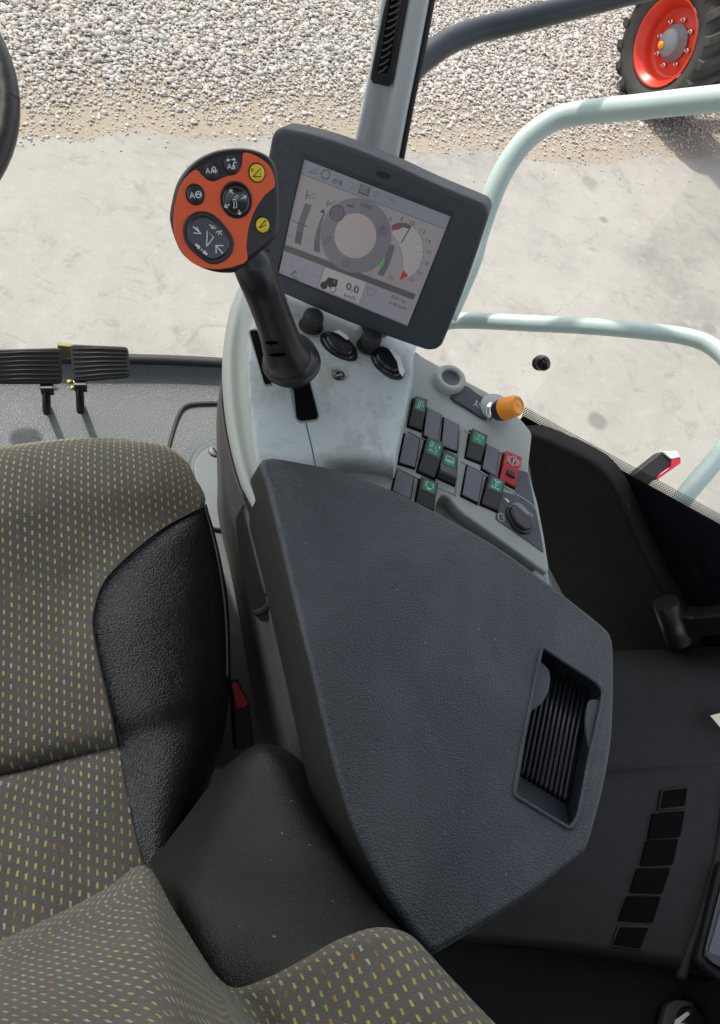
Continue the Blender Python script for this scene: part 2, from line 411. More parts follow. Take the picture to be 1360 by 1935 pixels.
    def patch(s, grid, mat, n=5, skirt=0., uv='xy', uvs=1., skdir=(0, 0, -1)):
        g = np.array([[tuple(p) for p in r] for r in grid], float)
        def up(a):
            out = np.array([spline([tuple(x) for x in r], n, False) for r in a]); return out
        g = up(g); g = np.transpose(up(np.transpose(g, (1, 0, 2))), (1, 0, 2))
        H, W = g.shape[:2]
        if uv == 'xy': UV = g[:, :, :2].copy()
        else:
            du = np.linalg.norm(np.diff(g, axis=1), axis=2).mean(0); dv = np.linalg.norm(np.diff(g, axis=0), axis=2).mean(1)
            cu = np.concatenate([[0], np.cumsum(du)]); cv = np.concatenate([[0], np.cumsum(dv)])
            UV = np.stack(np.meshgrid(cu, cv), -1)
            if uv == 'col': cs = np.concatenate([np.zeros((H, 1)), np.cumsum(np.linalg.norm(np.diff(g, axis=1), axis=2), 1)], 1); UV[..., 0] = cs-cs[:, 54:55]; UV[..., 1] = np.concatenate([np.zeros((1, W)), np.cumsum(np.linalg.norm(np.diff(g, axis=0), axis=2), 0)], 0)
        UV = UV*uvs
        if skirt:
            d = np.array(skdir)*skirt
            g = np.pad(g, ((1, 1), (1, 1), (0, 0)), mode='edge'); UV = np.pad(UV, ((1, 1), (1, 1), (0, 0)), mode='edge')
            for sl in ((0, slice(None)), (-1, slice(None)), (slice(None), 0), (slice(None), -1)): g[sl] += 0
            g[0] = g[1]+d; g[-1] = g[-2]+d; g[:, 0] = g[:, 1]+d*0; g[1:-1, 0] = g[1:-1, 1]+d; g[1:-1, -1] = g[1:-1, -2]+d
            g[0, 0] = g[1, 0]; g[0, -1] = g[1, -1]; g[-1, 0] = g[-2, 0]; g[-1, -1] = g[-2, -1]
            H += 2; W += 2
        vs = [tuple(g[i, j]) for i in range(H) for j in range(W)]
        fs = []
        A = V(g[H//2, W//2+1]-g[H//2, W//2]).cross(V(g[H//2+1, W//2]-g[H//2, W//2]))
        fl = A.dot(CAM-V(g[H//2, W//2])) < 0
        for i in range(H-1):
            for j in range(W-1):
                q = [i*W+j, i*W+j+1, (i+1)*W+j+1, (i+1)*W+j]; fs.append(q[::-1] if fl else q)
        s.add(vs, fs, mat, True, [tuple(UV[i, j]) for i in range(H) for j in range(W)])
    def box(s, c, x, y, z, mat, r=0.):
        c, x, y, z = V(c), V(x), V(y), V(z)      # half-extents vectors, z is up
        lp = [c+z-x-y, c+z+x-y, c+z+x+y, c+z-x+y]
        if r: lp = [V(p) for p in rounded(lp, r*1.5, 3)]
        s.prism(lp, z.normalized(), z.length*2, mat, r)
    def ribbon(s, pts, w, n, mat):
        pts = [V(p) for p in pts]; n = V(n); N = len(pts); L = []
        ws = w if isinstance(w, (list, tuple)) else [w]*N
        for i, p in enumerate(pts):
            t = (pts[min(i+1, N-1)]-pts[max(i-1, 0)]).normalized(); a = n.cross(t).normalized()*(ws[i]/2); L.append((p+a, p-a))
        vs = [q for pr in L for q in pr]
        s.add(vs, [[2*i, 2*i+1, 2*i+3, 2*i+2] for i in range(N-1)], mat)
    def face(s, pts, mat, n=None):
        pts = [V(p) for p in pts]
        if n is not None:
            ar = V((0, 0, 0))
            for i in range(len(pts)): ar += pts[i].cross(pts[(i+1) % len(pts)])
            if ar.dot(n) < 0: pts = pts[::-1]
        s.add(pts, [list(range(len(pts)))], mat)
    def disc(s, c, n, r, mat, seg=24, r0=0., ax=None, ex=1.):
        c = V(c); n = V(n).normalized(); a = (V(ax)-n*V(ax).dot(n)).normalized() if ax is not None else n.orthogonal().normalized(); b = n.cross(a)
        o = [c+(a*math.cos(2*math.pi*k/seg)*ex+b*math.sin(2*math.pi*k/seg))*r for k in range(seg)]
        if r0:
            i_ = [c+(a*math.cos(2*math.pi*k/seg)*ex+b*math.sin(2*math.pi*k/seg))*r0 for k in range(seg)]
            s.add(o+i_, [[k, (k+1) % seg, seg+(k+1) % seg, seg+k] for k in range(seg)], mat)
        else: s.add(o, [list(range(seg))], mat)
    def text(s, txt, c, ex, ey, size, mat, align='CENTER'):
        cu = bpy.data.curves.new('t', 'FONT'); cu.body = txt; cu.align_x = align; cu.align_y = 'CENTER'; cu.size = 1; cu.resolution_u = 3
        o = bpy.data.objects.new('t', cu); S.collection.objects.link(o)
        bpy.context.view_layer.update()
        me = bpy.data.meshes.new_from_object(o.evaluated_get(bpy.context.evaluated_depsgraph_get()))
        vs = [V(c)+V(ex)*(v.co.x*size)+V(ey)*(v.co.y*size) for v in me.vertices]
        s.add(vs, [list(p.vertices) for p in me.polygons], mat)
        bpy.data.objects.remove(o); bpy.data.curves.remove(cu); bpy.data.meshes.remove(me)
    def build(s, name, parent=None, **tags):
        off = V((0, 0, 0)); q = parent
        while q is not None: off += q.location; q = q.parent
        me = bpy.data.meshes.new(name)
        base = V(tags.pop('at')) if 'at' in tags else V((0, 0, 0))
        me.from_pydata([tuple(V(v)-off-base) for v in s.v], [], s.f); 
        for m in s.mats: me.materials.append(M[m])
        me.polygons.foreach_set('material_index', s.m); me.polygons.foreach_set('use_smooth', s.s)
        if s.uv:
            l = me.uv_layers.new(name='UVMap')
            for lp in me.loops: l.data[lp.index].uv = s.uv.get(lp.vertex_index, (0, 0))
        me.update(); o = bpy.data.objects.new(name, me); S.collection.objects.link(o); o.location = base
        if parent: o.parent = parent
        for k, v in tags.items(): o[k] = v
        return o
def thing(name, loc, label, cat, group=None):
    o = bpy.data.objects.new(name, None); o.empty_display_size = .05; S.collection.objects.link(o); o.location = V(loc)
    o['label'] = label; o['category'] = cat
    if group: o['group'] = group
    return o
def part(name, parent, fn, **tags):
    m = MB(); fn(m); return m.build(name, parent, **tags)

# ================================================================== THE SETTING: ground outside
GZ = -1.8
m = MB(); m.face([(-60, -60, GZ), (90, -60, GZ), (90, 100, GZ), (-60, 100, GZ)], 'concrete', V((0, 0, 1))); m.build('concrete_ground', kind='structure')
ge = lambda x: 4.66+.123*x+.10*math.sin(x*1.3)+.05*math.sin(x*4.1+1)
m = MB(); xs = np.linspace(-30, 60, 400)
xs = np.linspace(-30, 60, 6000)
top = [(x, ge(x)+.05+.05*math.sin(x*7+math.sin(x*3))+random.uniform(-.03, .03), GZ+.001) for x in xs]; bot = [(x, 95, GZ+.10) for x in xs]
m.add(top+bot, [[i, i+1, 6000+i+1, 6000+i] for i in range(5999)], 'gravel_bed'); m.build('gravel_ground', kind='structure')

def gravel():
    ico = np.array([(0, 0, 1)]+[(math.cos(k*math.pi*2/5)*.894, math.sin(k*math.pi*2/5)*.894, .447) for k in range(5)] +
                   [(math.cos((k+.5)*math.pi*2/5)*.894, math.sin((k+.5)*math.pi*2/5)*.894, -.447) for k in range(5)])
    tri = [(0, 1+k, 1+(k+1) % 5) for k in range(5)]+[(1+k, 6+k, 1+(k+1) % 5) for k in range(5)]+[(1+(k+1) % 5, 6+k, 6+(k+1) % 5) for k in range(5)]
    tri = np.array(tri)
    pos = []
    while len(pos) < 150000:
        x = rng.uniform(-1.5, 9.5, 60000); y = rng.uniform(4.3, 11.5, 60000)
        e = np.array([ge(a) for a in x])
        dn = y-e
        keep = (dn > 0)*(rng.random(60000) < np.clip(.12+dn*.9, 0, 1)) + (dn > -.35)*(dn <= 0)*(rng.random(60000) < .008)
        # in view (with a margin)
        q = np.stack([x, y, np.full_like(x, GZ)], 1)-np.array(CAM)
        k = F/(q@np.array(CD)); u = 680+(q@np.array(CR))*k; v = 967-(q@np.array(CU))*k
        keep = keep.astype(bool) & (u > -250) & (u < 1600) & (v > -250) & (v < 700)
        pos += list(zip(x[keep], y[keep], dn[keep]))
    pos = np.array(pos[:150000]); n = len(pos)
    size = rng.lognormal(math.log(.0112), .42, n).clip(.004, .033)*np.clip(.55+pos[:, 2]*.45, .45, 1)
    sc = size[:, None]*np.stack([rng.uniform(.8, 1.35, n), rng.uniform(.8, 1.35, n), rng.uniform(.38, .68, n)], 1)
    ang = rng.uniform(0, 6.28, n); c, s_ = np.cos(ang), np.sin(ang); tl = rng.uniform(-.5, .5, n)
    b = ico[None]+rng.normal(0, .2, (n, 11, 3)); b = b*sc[:, None]
    y1 = b[..., 1]*np.cos(tl)[:, None]-b[..., 2]*np.sin(tl)[:, None]; z1 = b[..., 1]*np.sin(tl)[:, None]+b[..., 2]*np.cos(tl)[:, None]
    X = b[..., 0]*c[:, None]-y1*s_[:, None]+pos[:, 0:1]; Y = b[..., 0]*s_[:, None]+y1*c[:, None]+pos[:, 1:2]
    Z = z1+GZ+.002+(size*.25+rng.uniform(0, .014, n)*np.clip(pos[:, 2], 0, 1))[:, None]
    vs = np.stack([X, Y, Z], -1).reshape(-1, 3); fs = (tri[None]+np.arange(n)[:, None, None]*11).reshape(-1, 3)
    me = bpy.data.meshes.new('gravel'); me.vertices.add(len(vs)); me.vertices.foreach_set('co', vs.ravel())
    me.loops.add(fs.size); me.loops.foreach_set('vertex_index', fs.ravel().astype(np.int32)); me.polygons.add(len(fs))
    me.polygons.foreach_set('loop_start', np.arange(0, fs.size, 3, dtype=np.int32)); me.update(calc_edges=True)
    me.materials.append(M['gravel_stone']); o = bpy.data.objects.new('gravel', me); S.collection.objects.link(o)
    o['kind'] = 'stuff'; o['label'] = 'loose grey and pinkish crushed stone covering the yard'; o['category'] = 'gravel'
gravel()

# ------------------------------------------------------------------ big wheel of the machine parked outside
WK = .845; WC = P(1284, 82, GZ+.58)
tw = thing('parked_tractor', (WC.x, WC.y, GZ), 'big lugged wheel with red rim of a farm machine parked on the gravel', 'tractor')
ax = V((-1, -.22, .0)).normalized(); e1 = V((0, 0, 1)); e2 = ax.cross(e1).normalized()
def tyre(m):
    prof = [(.405, .20), (.43, .235), (.50, .27), (.57, .285), (.60, .27), (.615, .22), (.622, .12), (.625, -.1), (.622, -.25), (.615, -.37), (.60, -.42), (.57, -.43), (.5, -.40), (.43, -.36), (.405, -.33)]
    m.lathe(WC, ax, [(a*WK, b*WK) for a, b in prof], 'tyre', 72)
    for sd in (1, -1):
        for k in range(18):
            a0 = 2*math.pi*(k+(.5 if sd < 0 else 0))/18
            rr = []
            for t in np.linspace(0, 1, 6):
                h = WK*(-.075+sd*(.375-.38*t)); a = a0+t*.26
                rad = WK*(.56 if t == 0 else .60); hi = WK*(.64 if t == 0 else .685); hw = .036
                d = lambda an: e1*math.cos(an)+e2*math.sin(an)
                c0 = WC+ax*h
                rr.append([c0+d(a-hw*1.3/.65)*rad, c0+d(a+hw*1.3/.65)*rad, c0+d(a+hw/.65)*hi, c0+d(a-hw/.65)*hi])
            N = 4; fs = []
            for i in range(5):
                for j in range(4): fs.append([i*4+j, i*4+(j+1) % 4, (i+1)*4+(j+1) % 4, (i+1)*4+j])
            fs += [[0, 1, 2, 3], [20, 21, 22, 23]]
            m.add([p for q in rr for p in q], fs, 'tyre')
part('tyre', tw, tyre)
def rim(m): m.lathe(WC, ax, [(a*WK, b*WK) for a, b in [(.415, .235), (.425, .245), (.42, .25), (.40, .245), (.39, .20), (.36, .18), (.34, .10), (.325, .05), (.30, .045), (.24, .06), (.14, .07), (.0, .07)]], 'red_rim', 72)
rm = part('rim', tw, rim)
part('hub', rm, lambda m: m.lathe(WC, ax, [(.15, .07), (.15, .085), (.115, .09), (.112, .15), (.10, .165), (0, .165)], 'hub_grey', 32))
part('hub_cap', rm, lambda m: m.lathe(WC-e1*.045-e2*(-.045), ax, [(.032, .16), (.032, .18), (.024, .19), (0, .19)], 'knob_orange', 20))
part('shadow_fender', tw, lambda m: m.rings([[WC+ax*h+(e1*math.cos(a)+e2*math.sin(a))*r for a, r in [(t, .97) for t in np.linspace(-.6, .6, 14)]+[(t, .94) for t in np.linspace(.6, -.6, 14)]] for h in (.26, -.30)], 'body_red'))  # unseen, added to lengthen the wheel's shadow on the gravel
part('shadow_chassis', tw, lambda m: m.box(WC-ax*1.35+e1*1.25, (.55, 0, 0), (0, 1.5, 0), (0, 0, .45), 'body_red', .05))  # unseen body block, added for the shadow it casts
part('axle', tw, lambda m: m.tube([WC-ax*.1, WC-ax*1.2], .09, 'hub_grey', 16))
for k in range(8):
    a = 2*math.pi*k/8+.2
    part('wheel_bolt', rm, lambda m: m.lathe(WC+(e1*math.cos(a)+e2*math.sin(a))*.185, ax, [(.018, .06), (.018, .085), (.011, .088), (.011, .11), (0, .11)], 'chrome', 8, False))

# ================================================================== CAB SHELL
def floor(m):
    rows = []
    for (y, z) in ((-.9, 0), (-.3, 0), (.2, 0), (.5, 0), (.75, .01), (.9, .03), (1.02, .04), (1.06, .048), (1.078, .062), (1.087, .08)):
        rows.append([(x, y+(.0 if abs(x) < .1 else -.10*(max(0, x-.05))**1.5), z) for x in (-.75, -.5, -.25, 0, .2, .4)])
    m.patch(rows, 'mat_vinyl', 5)
    seal = [(x, 1.095-.10*(max(0, x-.05))**1.5, .086) for x in np.linspace(-.75, .45, 24)]
    m.tube(seal, .012, 'rubber', 8)
m = MB(); floor(m); m.build('cab_floor', kind='structure')
m = MB()
gpts = [P(x, y, .043-.016*max(0, (y-762)/100)) for x, y in spline([(440, 762), (400, 762), (362, 764), (345, 772), (335, 790), (327, 815), (318, 850), (310, 880)], 5, False)]
m.tube(gpts, .0045, 'rubber', 8); m.build('floor_groove_shade', kind='structure')  # dark tube stands for the shade in the mat's embossed groove

# plan line of the right-hand glass
GA = P(1000, 797, .50); GB = P(1360, 996, .60)
gdir = V((GB.x-GA.x, GB.y-GA.y, 0)).normalized(); gn = V((gdir.y, -gdir.x, 0))
gpl = Plane(GA, gn); GN = gpl.n          # faces the camera (inwards)
# --- right-hand side glass with its printed edge
sg = thing('side_window', (GA.x, GA.y, .35), 'curved-frame clear side glass with dotted black printed edge, right of the console', 'window')
def lineG(z0, z1, u0, u1, m, mat, n=1, off=0.):
    pass
edge = [gpl.at(x, y) for x, y in ((985, 789), (1005, 800), (1100, 853), (1200, 908), (1300, 963), (1360, 996), (1500, 1074), (1700, 1185))]
edge0 = [gpl.at(x+7, y-21) for x, y in ((985, 789), (1005, 800), (1100, 853), (1200, 908), (1300, 963), (1360, 996), (1500, 1074), (1700, 1185))]
def strip(m, A, B, mat, vh=None):
    N = len(A); cu = [0]
    for i in range(1, N): cu.append(cu[-1]+(A[i]-A[i-1]).length)
    hh = [(B[i]-A[i]).length for i in range(N)]
    m.add(A+B, [[i, i+1, N+i+1, N+i] for i in range(N-1)], mat, False, [(c, 0) for c in cu]+[(c, h) for c, h in zip(cu, hh)])
topz = [V((p.x, p.y, 1.75)) for p in edge0]; botz = [V((p.x, p.y, .28)) for p in edge]
part('clear_pane', sg, lambda m: strip(m, edge0, topz, 'clear_glass'))
part('dotted_edge', sg, lambda m: strip(m, edge, edge0, 'frit_dots'))
def fr(m):
    N = len(edge); a = edge; b = botz; o = GN*-.006
    vs = a+b+[p+o for p in a]+[p+o for p in b]
    fs = [[i, i+1, N+i+1, N+i] for i in range(N-1)]+[[2*N+i, 3*N+i, 3*N+i+1, 2*N+i+1] for i in range(N-1)]
    m.add(vs, fs, 'frit_black')
part('black_band', sg, fr, label='solid black printed band below the dotted edge')

# --- front pillar with air vent
pc = gpl.at(757, 300); hn = V((CAM.x-pc.x, CAM.y-pc.y, 0)).normalized()
pp = Plane(pc+hn*.01, hn+V((0, 0, .06)))
pi_ = thing('front_pillar', (pc.x, pc.y, .15), 'light grey cab pillar with a slotted black air vent behind the display screen', 'pillar')
def pillar(m):
    L = [(726, -60), (718, 0), (700, 110), (680, 210), (664, 280), (640, 400), (610, 560), (590, 660)]
    Rr = [(822, -60), (811, 0), (790, 110), (770, 210), (753, 300), (730, 410), (700, 580), (680, 700)]
    # section across: outer edge, raised face, shallow valley, right face
    rings = []
    for (l, r) in zip(L, Rr):
        a = pp.at(*l); b = pp.at(*r); d = b-a; nn = pp.n
        row = [a-nn*.05, a-nn*.012, a+d*.04+nn*.0, a+d*.14+nn*.004, a+d*.20-nn*.004, a+d*.34-nn*.012, a+d*.52-nn*.010, a+d*.60+nn*.001, a+d*.66+nn*.004, a+d*.9+nn*.004, a+d*.97, a+d-nn*.012, a+d-nn*.05]
        rings.append(row)
    N = len(rings[0]); vs = [p for r in rings for p in r]
    fs = [[i*N+j, i*N+j+1, (i+1)*N+j+1, (i+1)*N+j] for i in range(len(rings)-1) for j in range(N-1)]
    fs = [f[::-1] for f in fs]
    m.add(vs, fs, 'pillar_light', True)
part('pillar_trim', pi_, pillar)
def seal(m):
    m.tube([pp.at(x, y)-pp.n*.012 for x, y in ((826, -60), (815, 0), (795, 110), (775, 205), (757, 305), (735, 410), (704, 580))], .0045, 'rubber', 8)
part('edge_seal', pi_, seal)
def vent(m):
    L = [(736, -40), (728, 0), (716, 60), (704, 120), (699, 150), (704, 158)]; Rr = [(782, -40), (768, 0), (757, 60), (746, 120), (740, 160), (734, 165)]
    pv = pp.up(.004); lp = [pv.at(*p) for p in L]+[pv.at(*p) for p in Rr[::-1]]
    m.prism(lp, pp.n, .02, 'black_plastic', .002)
vt = part('air_vent', pi_, vent)
def ventin(m):
    pv = pp.up(.0045); m.face([pv.at(x, y) for x, y in ((745, -40), (753+7, -40), (752, 0), (738, 120), (731, 139), (711, 137), (718, 110), (736, 0))], 'matte_black', pp.n)
part('vent_opening', vt, ventin)
def louv(m):
    pv = pp.up(.005)
    for k in range(13):
        t = k/12; y = -34+t*164; xl = 744-t*30+0; xr = xl+24-t*6
        m.ribbon([pv.at(xl, y+7), pv.at((xl+xr)/2, y+3), pv.at(xr, y-5)], .0022, V(pp.n)+V((0, 0, .5)), 'black_plastic')
part('vent_louvres', vt, louv)

# --- front windscreen pane (curved, from the seal up)
def wsx(x): return 1.095-.10*(max(0, x-.05))**1.5
ws = thing('windscreen', (-.1, 1.02, .15), 'large clear front windscreen above the pedals and floor', 'windscreen')
part('glass_pane', ws, lambda m: (lambda A: strip(m, A, [V((p.x, p.y+.10, 1.75)) for p in A], 'clear_glass'))([V((x, wsx(x), .10)) for x in np.linspace(-.75, .40, 12)]))

# --- outside tubes
def RD(pts, rpx, extra=0):       # (x,y,depth)
    return [PD(x, y, d) for x, y, d in pts]
rail = MB()
pa = spline([(845, 600, 1.55), (888, 500, 1.52), (905, 440, 1.50), (922, 390, 1.48), (940, 345, 1.46), (965, 300, 1.44), (1000, 258, 1.42), (1050, 225, 1.40), (1110, 212, 1.37), (1200, 203, 1.32), (1290, 193, 1.27), (1370, 185, 1.22), (1500, 170, 1.15)], 6, False)
rail.tube([PD(*p) for p in pa], .0225, 'mint_rail', 20)
rail.build('handrail', at=PD(*pa[0]), label='thick pale mint tube handrail curving up to the right above the display', category='handrail', group='mint handrails outside the glass')
rail = MB()
pb = spline([(815, 640, 1.62), (838, 612, 1.62), (880, 606, 1.61), (1000, 611, 1.58), (1120, 617, 1.56), (1230, 627, 1.54), (1300, 637, 1.52), (1345, 655, 1.50), (1385, 695, 1.47), (1403, 755, 1.44), (1392, 815, 1.40), (1352, 868, 1.38), (1296, 935, 1.36), (1240, 1010, 1.36)], 6, False)
rail.tube([PD(*p) for p in pb], .0185, 'mint_rail', 20)
rail.build('handrail', at=PD(*pb[0]), label='thinner pale mint tube handrail running level then bending down to the dotted glass edge', category='handrail', group='mint handrails outside the glass')
arm = MB()
pm = spline([(770, 140, 1.10), (800, 112, 1.12), (850, 78, 1.15), (905, 57, 1.18), (960, 44, 1.20), (1050, 22, 1.23), (1130, 2, 1.26), (1260, -30, 1.3)], 6, False)
arm.tube([PD(*p) for p in pm], .0195, 'arm_blue_black', 18)
arm.build('mirror_arm', at=PD(*pm[0]), label='dark blue-black tube arm sticking out beside the pillar towards the red wheel', category='mirror arm')
# marker lamp on a rubber arm
ml = thing('marker_lamp', PD(1240, 885, 1.45), 'small red and white marker lamp on a dusty rubber arm outside the glass', 'lamp')
lp_ = Plane(PD(1240, 880, 1.45), -CD)
part('rubber_arm', ml, lambda m: m.prism([lp_.at(x, y) for x, y in rounded([(1185, 905), (1250, 853), (1272, 858), (1268, 880), (1215, 925), (1190, 940)], 8)], lp_.n, .03, 'pedal_rubber', .003))
part('red_lens', ml, lambda m: m.prism([lp_.at(x, y, .004) for x, y in rounded([(1268, 868), (1286, 863), (1287, 875), (1240, 908), (1246, 896), (1269, 880)], 3)], lp_.n, .03, 'red_lens', .002))
part('white_lens', ml, lambda m: m.prism([lp_.at(x, y, .006) for x, y in rounded([(1250, 853), (1279, 852), (1286, 864), (1268, 868)], 3)], lp_.n, .03, 'white_lens', .002))
# black round glass latch
lt = thing('glass_latch', gpl.at(1027, 683), 'round black rubber knob fixed on the side glass between handrail and frit edge', 'latch')
part('knob', lt, lambda m: m.lathe(gpl.at(1029, 683), GN, [(.0, .014), (.006, .0135), (.010, .012), (.0125, .009), (.0135, .005), (.012, .002), (.009, 0)], 'black_gloss', 24))
part('collar', lt, lambda m: m.lathe(gpl.at(1022, 684), GN, [(.0, .012), (.009, .012), (.0115, .008), (.0118, 0)], 'rubber', 24))

# --- black trim pad of the right-hand wall
dt = thing('door_trim', gpl.at(1150, 1100), 'soft black leather-grain trim panel between switch panel and black glass band', 'trim panel')
dp = gpl.up(.045)
def dtrim(m):
    o = spline([(985, 822), (1020, 828), (1048, 840), (1092, 860), (1130, 884), (1160, 920), (1183, 968), (1209, 1025), (1240, 1088), (1270, 1146), (1297, 1205), (1330, 1290), (1340, 1400), (1200, 1500), (1000, 1400), (900, 1100), (900, 850)], 5)
    m.prism([dp.at(*p) for p in o], GN, .035, 'door_leather', .008, 6)
part('padding', dt, dtrim)
part('seam', dt, lambda m: m.tube([dp.at(x, y)-GN*.002 for x, y in spline([(1040, 846), (1084, 866), (1120, 890), (1148, 925), (1170, 972), (1196, 1030), (1227, 1094), (1258, 1152), (1284, 1210)], 4, False)], .0014, 'seat_leather', 6))
# black hinge cylinder
hg = thing('door_hinge', gpl.at(1265, 1180), 'black cylindrical hinge with a flat arm at the foot of the trim panel', 'hinge')
hp = gpl.up(.07)
part('barrel', hg, lambda m: m.tube([hp.at(1258, 1138), hp.at(1282, 1212)], .020, 'black_plastic', 24))
part('arm', hg, lambda m: m.prism([hp.at(x, y) for x, y in rounded([(1286, 1166), (1310, 1170), (1420, 1154), (1420, 1194), (1300, 1206), (1292, 1195)], 4)], GN, .03, 'black_plastic', .003))

# ================================================================== rear side console (bottom right)
rs = thing('rear_side_panel', P(1250, 1600, .42), 'dark grey moulded side panel with a column of square openings, bottom right', 'panel')
rz = .42
def rpanel(m):
    g = []
    rows = [[(700, 1212, rz), (1000, 1222, rz), (1170, 1228, rz), (1280, 1226, rz), (1370, 1220, rz), (1560, 1210, rz)],
            [(700, 1240, rz+.012), (1000, 1250, rz+.012), (1170, 1256, rz+.012), (1280, 1254, rz+.012), (1370, 1248, rz+.012), (1560, 1240, rz+.012)],
            [(700, 1290, rz+.006), (1000, 1300, rz+.006), (1170, 1306, rz+.006), (1280, 1303, rz+.006), (1370, 1296, rz+.006), (1560, 1290, rz+.006)],
            [(700, 1400, rz-.02), (1000, 1410, rz-.02), (1160, 1412, rz-.02), (1280, 1408, rz-.02), (1370, 1400, rz-.02), (1560, 1390, rz-.02)],
            [(700, 1440, rz-.022), (1000, 1448, rz-.022), (1160, 1448, rz-.022), (1280, 1442, rz-.022), (1370, 1434, rz-.022), (1560, 1424, rz-.022)],
            [(700, 1475, rz-.035), (1000, 1484, rz-.035), (1160, 1484, rz-.035), (1280, 1478, rz-.035), (1370, 1470, rz-.035), (1560, 1460, rz-.035)],
            [(700, 1640, rz-.035), (1000, 1640, rz-.035), (1160, 1640, rz-.035), (1280, 1640, rz-.035), (1370, 1640, rz-.035), (1560, 1640, rz-.035)],
            [(700, 1770, rz-.035), (1000, 1790, rz-.035), (1160, 1810, rz-.035), (1280, 1830, rz-.035), (1370, 1850, rz-.035), (1560, 1870, rz-.035)]]
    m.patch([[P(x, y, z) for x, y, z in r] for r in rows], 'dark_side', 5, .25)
part('panel_body', rs, rpanel)
rp2 = Plane(P(1200, 1640, rz-.035), Zz)
def slotq(m, q, mat, h, th_=.004, r=.0012): m.prism([rp2.at(x, y, h) for x, y in rounded(q, 4, 3)], Zz, th_, mat, r)
slots = [[(1250, 1491), (1302, 1485), (1297, 1526), (1243, 1532)], [(1234, 1537), (1295, 1532), (1286, 1581), (1224, 1586)], [(1222, 1588), (1283, 1585), (1272, 1634), (1210, 1637)],
         [(1204, 1641), (1268, 1640), (1252, 1689), (1191, 1687)], [(1186, 1693), (1250, 1694), (1234, 1744), (1169, 1740)], [(1168, 1748), (1228, 1750), (1212, 1797), (1154, 1789)]]
for k, q in enumerate(slots):
    if k in (0, 5):
        sk = part('square_opening', rs, lambda m: (slotq(m, q, 'dark_side', .0025), slotq(m, [(x+(3 if x < (q[0][0]+q[1][0])/2 else -2), y+(3 if y < (q[0][1]+q[3][1])/2 else -3)) for x, y in q], 'matte_black', .003)), label='empty square opening')
    else:
        part('square_blank', rs, lambda m: slotq(m, q, 'matte_black', .003), label='square opening closed by a black blank')
part('ridge', rs, lambda m: m.tube([rp2.at(x, y, -.002) for x, y in spline([(1285, 1850), (1300, 1800), (1325, 1730), (1345, 1660), (1362, 1570), (1372, 1480)], 5, False)], .007, 'dark_side', 10))
# lower rear floor and side in deep shade
m = MB(); m.patch([[P(x, y, z) for x, y, z in r] for r in (
    [(600, 1745, .33), (900, 1782, .33), (1150, 1805, .33), (1300, 1830, .33), (1600, 1870, .33)],
    [(600, 1800, .32), (900, 1830, .32), (1150, 1848, .32), (1300, 1870, .33), (1600, 1900, .33)],
    [(600, 1960, .30), (900, 1970, .30), (1150, 1980, .31), (1300, 1990, .32), (1600, 2000, .33)],
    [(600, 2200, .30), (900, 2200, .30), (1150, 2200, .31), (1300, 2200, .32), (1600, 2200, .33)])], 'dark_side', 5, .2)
m.build('rear_cab_ledge', kind='structure')
# phone-like glossy panel, right edge
pz = rz-.02
gp = thing('glossy_panel', P(1370, 1760, pz), 'glossy black flat panel with rounded corner at the right edge, above the round knob', 'panel')
gpP = Plane(P(1370, 1760, pz), Zz)
part('surround', gp, lambda m: m.prism([gpP.at(x, y) for x, y in rounded([(1316, 1815), (1362, 1625), (1500, 1640), (1480, 1900), (1370, 1862)], 12)], Zz, .03, 'dark_side', .003))
part('glossy_face', gp, lambda m: m.prism([gpP.at(x, y, .004) for x, y in rounded([(1329, 1806), (1372, 1640), (1500, 1650), (1470, 1870), (1350, 1826)], 14)], Zz, .004, 'black_gloss', .002))
part('display_area', gp, lambda m: m.face([gpP.at(x, y, .0048) for x, y in rounded([(1338, 1800), (1366, 1705), (1480, 1700), (1470, 1840)], 6)], 'switch_grey', Zz))
# round selector, bottom right corner
kn = thing('round_selector', P(1300, 1930, .34), 'round black selector knob with a pale pointer in the bottom right corner', 'knob')
kc = P(1302, 1935, .345)
part('base_plate', kn, lambda m: m.prism([Plane(kc, Zz).at(x, y) for x, y in rounded([(1262, 1898), (1280, 1888), (1335, 1898), (1362, 1925), (1365, 1990), (1240, 1990)], 12)], Zz, .012, 'skirt_plastic', .002))
part('knob_ring', kn, lambda m: m.lathe(kc, Zz, [(.020, 0), (.020, .010), (.017, .014), (.014, .014), (.0, .013)], 'black_plastic', 28))
def kpt(m):
    q = Plane(kc+Zz*.0145, Zz); m.prism([q.at(x, y, .001) for x, y in ((1276, 1928), (1298, 1912), (1304, 1916), (1285, 1933), (1300, 1936), (1290, 1946), (1272, 1946))], Zz, .001, 'mark_white')
part('pointer', kn, kpt)
# paper
ppz = Plane(P(1360, 1355, rz+.015), Zz)
m = MB(); m.prism([ppz.at(x, y) for x, y in ((1342, 1352), (1400, 1338), (1420, 1400), (1364, 1378))], Zz, .0006, 'paper'); m.build('paper_slip', at=ppz.o, label='cream slip of paper poking in at the right edge beside the armrest', category='paper')

